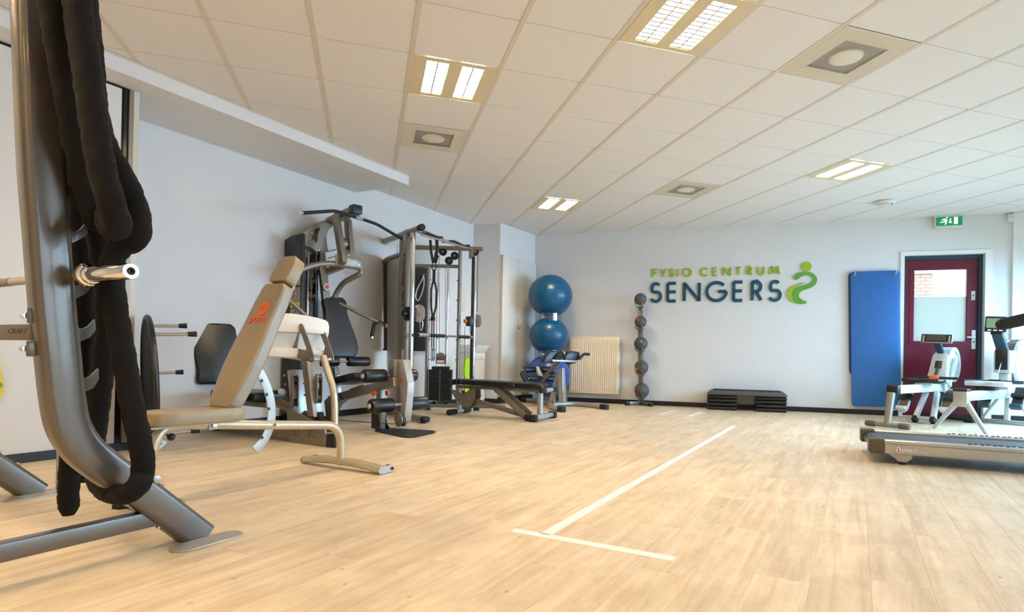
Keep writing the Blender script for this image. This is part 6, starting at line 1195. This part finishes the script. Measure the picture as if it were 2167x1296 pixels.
b = B(); textmesh(b, 'F I T N E S S', V((3.521, -0.176, 0.099)) - TNn * 0.0015, TE, Z, 0.009, 0.001, width=0.0601); part('small_lettering', b, 'white_print', t, flat=True)

# ================================================ rowing machines by the door
def rower_frame(a): return dirs(a)
GE, GN = dirs(20)
t = thing('rowing_machine', 'rowing machine with orange-centred handle before the burgundy door', 'rowing machine', (6.177, 2.017, 0.000))
a0, a1 = V((5.451, 1.753, 0.429)), V((6.722, 2.216, 0.425)); a1.z = a0.z
b = B(); b.bar(a0, a1, 0.07, 0.095, Z, 0.008); ra = part('slide_rail', b, 'rower_white', t)
b = B(); b.box(a0 - GE * 0.02, GE, GN, 0.09, 0.13, 0.11, 0.02, 3); part('rear_cap', b, 'black', ra)
q0, q1 = V((5.383, 1.728, 0.394)), V((5.293, 1.696, 0.039)); q1.z = 0.04
b = B(); b.tube([q0, q1], [0.042, 0.036], 16); part('rear_leg', b, 'steel_dark', t)
b = B(); b.cyl(q1 - GN * 0.2, q1 + GN * 0.2, 0.028, 14); rf = part('rear_foot', b, 'steel_dark', t)
for s in (-1, 1): b = B(); b.cyl(q1 + GN * s * 0.12, q1 + GN * s * 0.23, 0.033, 14, bev=0.006); part('rubber_sleeve', b, 'bronze', rf)
sc_ = V((6.226, 2.035, 0.481)); sc_.z = a0.z + 0.075
b = B(); o = []
for x, y in ((-0.15, -0.10), (-0.13, -0.20), (-0.02, -0.23), (0.10, -0.21), (0.15, -0.12), (0.12, 0.0), (0.15, 0.12), (0.10, 0.21), (-0.02, 0.23), (-0.13, 0.20), (-0.15, 0.10), (-0.12, 0.0)): o.append(sc_ + GE * x + GN * y)
b.prism(o, Z * 0.045, 0.016, 3); part('seat', b, 'vinyl', t)
b = B(); b.box(sc_ - Z * 0.03, GE, GN, 0.2, 0.12, 0.05, 0.006); part('seat_carriage', b, 'rower_white', t)
for s, px_, hh in ((-1, (6.772, 2.234, 0.279), 0), (1, (5.807, 1.883, 0.255), 1)):
    c = V((6.300, 2.062, 0.323)) + GN * s * 0.235; c.z = 0.27 if s > 0 else 0.29
    d = (GE * 0.62 + Z * 0.78).normalized(); n_ = (-GE * 0.78 + Z * 0.62).normalized()
    def FP(x, y, h): return c + d * x + GN * y + n_ * h
    prof = []
    for e, a_0 in ((0.12, 0), (-0.12, 180)):
        for k in range(9): a = math.radians(a_0 - 90 + 22.5 * k) if e > 0 else math.radians(90 + 22.5 * k); prof.append((e + 0.062 * math.cos(a), 0.062 * math.sin(a)))
    b = B(); b.prism([FP(x, y, 0) for x, y in prof], -n_ * 0.035, 0.006); ft_ = part('footrest', b, 'rower_white', t)
    b = B(); b.prism([FP(x * 0.86, y * 0.80, 0.001) for x, y in prof], n_ * 0.006, 0.001, 1); part('foot_pad', b, 'foot_brown', ft_)
    b = B(); hx = []
    for x, y in [(i * 0.05 - 0.08, j * 0.043 - 0.0215) for i in range(4) for j in range(2)]: b.disc(FP(x, y, 0.008), n_, 0.016, 0.004, 12)
    part('pad_studs', b, 'foot_brown', ft_, kind='stuff')
    b = B(); P = [FP(0.03, y, h) for y, h in ((-0.078, -0.02), (-0.07, 0.03), (0.0, 0.065), (0.07, 0.03), (0.078, -0.02))]
    for u, v in zip(P, P[1:]): b.bar(u, v, 0.075, 0.006, n_, 0.0, ext=0.004)
    part('foot_strap', b, 'black', ft_)
    b = B(); b.prism([FP(x, y, 0.002) for x, y in ((-0.17, -0.05), (-0.17, 0.05), (-0.125, 0.066), (-0.125, -0.066))], n_ * 0.05, 0.008); part('heel_cup', b, 'rower_white', ft_)
for s, k in ((1, 0), (-1, 1)):
    p_, q_ = a1 + GE * -0.26 + GN * s * 0.06 - Z * 0.05, V((6.245, 2.042, -0.000)) + GN * s * 0.10 + Z * 0.03
    b = B(); b.bar(p_, q_, 0.05, 0.075, GE, 0.008); lg = part('front_leg', b, 'rower_white', t)
    b = B(); d = (q_ - p_).normalized(); b.bar(q_ - d * 0.05, q_ + d * 0.02, 0.06, 0.088, GE, 0.012); part('rubber_foot', b, 'rubber', lg)
q_ = V((6.245, 2.042, -0.000)) + Z * 0.07; b = B(); b.bar(q_ - GN * 0.1, q_ + GN * 0.1, 0.03, 0.03, Z, 0.003); part('leg_brace', b, 'rower_white', t)
fb0 = V((6.855, 2.264, 0.087)); fb0.z = 0.05
b = B(); b.cyl(fb0 - GN * 0.30, fb0 + GN * 0.30, 0.035, 16); fbar = part('front_bar', b, 'rubber', t)
for s in (-1, 1): b = B(); b.cyl(fb0 + GN * s * 0.22, fb0 + GN * s * 0.33, 0.048, 16, bev=0.01); part('roller_foot', b, 'rubber', fbar)
b = B(); b.bar(fb0, a1 + GE * 0.10 - Z * 0.05, 0.06, 0.10, GE, 0.01); part('front_strut', b, 'black', t)
# sloped body with belt slot
bt_, bb_ = V((6.707, 2.210, 0.840)), V((6.588, 2.167, 0.517)); bl = (bt_ - bb_).normalized(); bn_ = bl.cross(GN).normalized(); bn_ = bn_ if bn_.dot(-GE) > 0 else -bn_
b = B(); b.prism([bb_ + GN * 0.11, bb_ - GN * 0.11, bt_ - GN * 0.085, bt_ - GN * 0.06 + bl * 0.04, bt_ + GN * 0.06 + bl * 0.04, bt_ + GN * 0.085], -bn_ * 0.12, 0.012); bo_ = part('body_cover', b, 'rower_white', t)
q = bb_.lerp(bt_, 0.62); b = B(); b.box(q + bn_ * 0.004, bl, GN, 0.10, 0.075, 0.02, 0.006, uz=bn_); part('strap_slot', b, 'black', bo_)
fc = V((6.983, 2.311, 0.721)); fc = fc - GE * 0.02; R1 = 0.225
b = B(); b.lathe([(R1 * 0.78, -0.075), (R1, -0.075), (R1, 0.075), (R1 * 0.78, 0.075), (R1 * 0.78, -0.075)], fc, GN, 44); part('fan_ring', b, 'rower_white', t)
b = B(); b.disc(fc, GN, R1 * 0.785, 0.12, 40, 0.006); part('fan_cover', b, 'ceramic', t)
b = B(); b.bar(a1 + GE * 0.02 - Z * 0.01, fc - Z * 0.22 + GE * 0.0, 0.10, 0.12, Z, 0.01); part('front_beam', b, 'rower_white', t)
b = B(); b.bar(bb_ - bn_ * 0.10 - GN * 0.115 - Z * 0.03, fc - GN * 0.10 + Z * 0.10, 0.03, 0.06, Z, 0.006); part('side_strut', b, 'rower_white', t)
m0, m1 = V((6.750, 2.226, 0.853)), V((6.612, 2.176, 1.005))
b = B(); b.bar(m0, m1, 0.075, 0.045, GE, 0.008); part('monitor_arm', b, 'teal_frame', t)
mc = V((6.596, 2.170, 1.046)); mn = (-GE * 0.95 + Z * 0.25 - GN * 0.15).normalized(); mx_ = GN.cross(mn).normalized(); my_ = mn.cross(GN).normalized()
mw = (GN - mn * GN.dot(mn)).normalized(); mu = mn.cross(mw).normalized(); mu = mu if mu.z > 0 else -mu
b = B(); b.box(mc, mw, mu, 0.34, 0.115, 0.035, 0.012, 3); mo = part('monitor', b, 'silver', t)
b = B(); b.box(mc + mn * 0.016, mw, mu, 0.32, 0.098, 0.008, 0.006); part('monitor_face', b, 'black', mo)
b = B(); b.box(mc + mn * 0.0205, mw, mu, 0.20, 0.062, 0.003); part('screen', b, 'lcd_dark', mo)
b = B()
for sx in (-1, 1):
    for k in (-1, 0, 1): b.disc(mc + mn * 0.021 + mw * sx * 0.137 + mu * (k * 0.027 - 0.006), mn, 0.009, 0.004, 12)
part('buttons', b, 'white_print', mo, kind='stuff')
hc_ = V((6.529, 2.145, 0.553)); hd_ = (R_ - Z * 0.10).normalized(); hd_ = (-GN * 0.98 + GE * 0.2).normalized()
hl0, hl1 = hc_ - hd_ * 0.25, hc_ + hd_ * 0.25
b = B(); b.cyl(hl0, hl1, 0.017, 14, bev=0.004); hn = part('handle', b, 'rubber', t)
b = B(); b.box(hc_, hd_, Z, 0.10, 0.07, 0.055, 0.012, 3); part('handle_centre', b, 'orange', hn)
b = B(); b.bar(hc_ + GE * 0.02, q, 0.035, 0.004, bn_); part('drive_strap', b, 'belt', t)

HE, HN = dirs(17)
t = thing('rowing_machine', 'rowing machine with splayed silver rear legs and tall monitor at the right edge', 'rowing machine', (5.961, 1.367, 0.000))
c = V((5.949, 1.363, 0.346))
a0, a1 = V((5.983, 1.374, 0.381)), V((7.045, 1.698, 0.331)); a1.z = a0.z + 0.0
b = B(); b.bar(a0, a1 + HE * 0.45, 0.085, 0.105, Z, 0.006); rl = part('slide_rail', b, 'silver', t)
b = B(); b.box(a0 - HE * 0.0 - Z * 0.03, HE, HN, 0.10, 0.135, 0.17, 0.01); lb_ = part('leg_block', b, 'platinum', t)
b = B(); b.box(a0 + Z * 0.068, HE, HN, 0.105, 0.14, 0.03, 0.006); part('black_cap', b, 'black', lb_)
for e in ((5.911, 1.490, 0.000), (6.092, 1.302, 0.000)):
    e = V(e); s = 1 if (e - a0).dot(HN) > 0 else -1; p_ = a0 - Z * 0.07 + HN * s * 0.045; e = a0 + HN * s * 0.25 - HE * 0.06; e.z = 0.0
    b = B(); b.tube([p_, e + Z * 0.005], [0.034, 0.019], 14); part('rear_leg', b, 'silver', t)
sc_ = V((6.681, 1.587, 0.490)); sc_.z = a0.z + 0.10
b = B(); o = []
for x, y in ((-0.14, -0.08), (-0.12, -0.20), (0.0, -0.22), (0.10, -0.20), (0.14, -0.10), (0.10, 0.0), (0.14, 0.10), (0.10, 0.20), (0.0, 0.22), (-0.12, 0.20), (-0.14, 0.08), (-0.11, 0.0)): o.append(sc_ + HE * x + HN * y)
b.prism(o, Z * 0.055, 0.014, 3); part('seat', b, 'rower_white', t)
b = B(); b.box(sc_ - Z * 0.025, HE, HN, 0.16, 0.16, 0.045, 0.006); sr_ = part('seat_carriage', b, 'black', t)
b = B(); b.cyl(sc_ - Z * 0.03 - HE * 0.05 - HN * 0.10, sc_ - Z * 0.03 - HE * 0.05 + HN * 0.02, 0.018, 12); part('seat_roller', b, 'foot_brown', sr_)
h0_, h1_ = V((6.856, 1.640, 0.527)), 0
hd_ = (-HN * 0.97 + HE * 0.2).normalized(); hc_ = V((6.869, 1.645, 0.532))
b = B(); b.tube([hc_ - hd_ * 0.28 - HE * 0.04, hc_ - hd_ * 0.12, hc_ + hd_ * 0.12, hc_ + hd_ * 0.28 - HE * 0.04], 0.019, 12, bend=0.08); hn = part('handle', b, 'teal_frame', t)
b = B(); b.box(hc_, hd_, Z, 0.12, 0.05, 0.03, 0.008); part('handle_centre', b, 'black', hn)
for s in (-1, 1):
    c = V((7.102, 1.716, 0.335)) + HN * s * 0.16; d = (HE * 0.6 + Z * 0.8).normalized(); n_ = (-HE * 0.8 + Z * 0.6).normalized()
    b = B(); b.box(c, d, HN, 0.32, 0.115, 0.03, 0.012, 3, uz=n_); ft_ = part('footrest', b, 'black', t)
    b = B(); b.box(c + d * 0.02 + n_ * 0.03, HN, d, 0.135, 0.05, 0.045, 0.008, uz=n_); part('foot_strap', b, 'rubber', ft_)
    b = B(); b.box(c - d * 0.13 + n_ * 0.025, HN, d, 0.12, 0.06, 0.05, 0.012, uz=n_); part('heel_cup', b, 'teal_frame', ft_)
fo_ = V((7.300, 1.776, 0.000)) + HE * -0.05
b = B(); b.bar(fo_ - HN * 0.30 + Z * 0.03, fo_ + HN * 0.30 + Z * 0.03, 0.06, 0.05, Z, 0.012); fft = part('front_foot', b, 'silver', t)
for s in (-1, 1): b = B(); b.box(fo_ + HN * s * 0.30 + Z * 0.03, HN, HE, 0.08, 0.075, 0.058, 0.012); part('rubber_foot', b, 'rubber', fft)
b = B(); b.bar(fo_ + Z * 0.05, a1 + HE * 0.25, 0.05, 0.07, HE, 0.006); part('front_post', b, 'rower_white', t)
b = B(); b.bar(fo_ + HN * 0.26 + Z * 0.05, a1 + HN * 0.05 + HE * 0.2, 0.03, 0.03, Z, 0.004); b.bar(fo_ - HN * 0.26 + Z * 0.05, a1 - HN * 0.05 + HE * 0.2, 0.03, 0.03, Z, 0.004); part('front_leg', b, 'rower_white', t, kind='stuff')
# chain housing, monitor arm, flywheel cage
hb0, hb1 = V((7.076, 1.708, 0.633)), V((7.066, 1.705, 0.907))
b = B(); b.prism([hb0 + HN * 0.085 - HE * 0.02, hb0 - HN * 0.085 - HE * 0.02, hb1 - HN * 0.085, hb1 + HN * 0.085], HE * 0.26, 0.012); ch = part('chain_housing', b, 'rower_white', t)
q = hb0.lerp(hb1, 0.60) - HE * 0.012; b = B(); b.box(q, HN, Z, 0.125, 0.25, 0.02, 0.004); part('slot_frame', b, 'black', ch)
b = B(); b.cyl(hc_ + HE * 0.02, q - Z * 0.03, 0.005, 6); part('chain', b, 'bolt', t)
b = B(); b.bar(a1 + HE * 0.15, hb0 + HE * 0.1, 0.10, 0.12, HE, 0.01); part('neck', b, 'rower_white', t)
m0, m1 = V((7.109, 1.718, 0.890)), V((6.917, 1.659, 1.123))
b = B(); b.bar(m0, m1, 0.115, 0.06, HE, 0.01); ma = part('monitor_arm', b, 'teal_frame', t)
b = B(); b.box(m1, HN, HE, 0.12, 0.06, 0.06, 0.008); part('arm_joint', b, 'black', ma)
mc = V((6.899, 1.654, 1.213)) - HE * 0.03; mn = (-HE * 0.9 + Z * 0.1 - HN * 0.42).normalized(); mw = (HN - mn * HN.dot(mn)).normalized(); mu = mn.cross(mw); mu = mu if mu.z > 0 else -mu
b = B(); b.box(mc, mw, mu, 0.205, 0.185, 0.04, 0.008); mo = part('monitor', b, 'black', t)
b = B(); b.box(mc + mn * 0.0205 + mw * 0.018 + mu * 0.01, mw, mu, 0.145, 0.115, 0.003); part('screen', b, 'lcd', mo)
b = B()
for k in range(3): b.box(mc + mn * 0.021 + mw * (0.06 - k * 0.055) - mu * 0.075, mw, mu, 0.034, 0.014, 0.003)
for k in range(4): b.box(mc + mn * 0.021 - mw * 0.085 + mu * (0.055 - k * 0.03), mw, mu, 0.02, 0.008, 0.003)
part('buttons', b, 'white_print', mo, kind='stuff')
fc = V((7.516, 1.842, 0.762)) - HE * 0.03; R2_ = 0.27
b = B(); b.lathe([(R2_, -0.10), (R2_ + 0.012, -0.095), (R2_ + 0.012, -0.055), (R2_, -0.05), (R2_, 0.05), (R2_ + 0.012, 0.055), (R2_ + 0.012, 0.095), (R2_, 0.10), (0, 0.10)], fc, HN, 44); b.lathe([(R2_, -0.10), (0, -0.10)], fc, HN, 44); part('flywheel_cage', b, 'rower_white', t)
b = B(); b.lathe([(R2_ + 0.004, -0.045), (R2_ + 0.004, 0.045)], fc, HN, 44); part('perforated_band', b, 'flywheel', t)
for a in (0.75, 2.4, 3.3): b = B(); d = -HE * math.cos(a - 0.75) + Z * math.sin(a - 0.75) * 1.0; b.box(fc + d.normalized() * (R2_ + 0.012), HN, d.cross(HN), 0.21, 0.07, 0.02, 0.006); part('cage_clamp', b, 'white_metal', t)
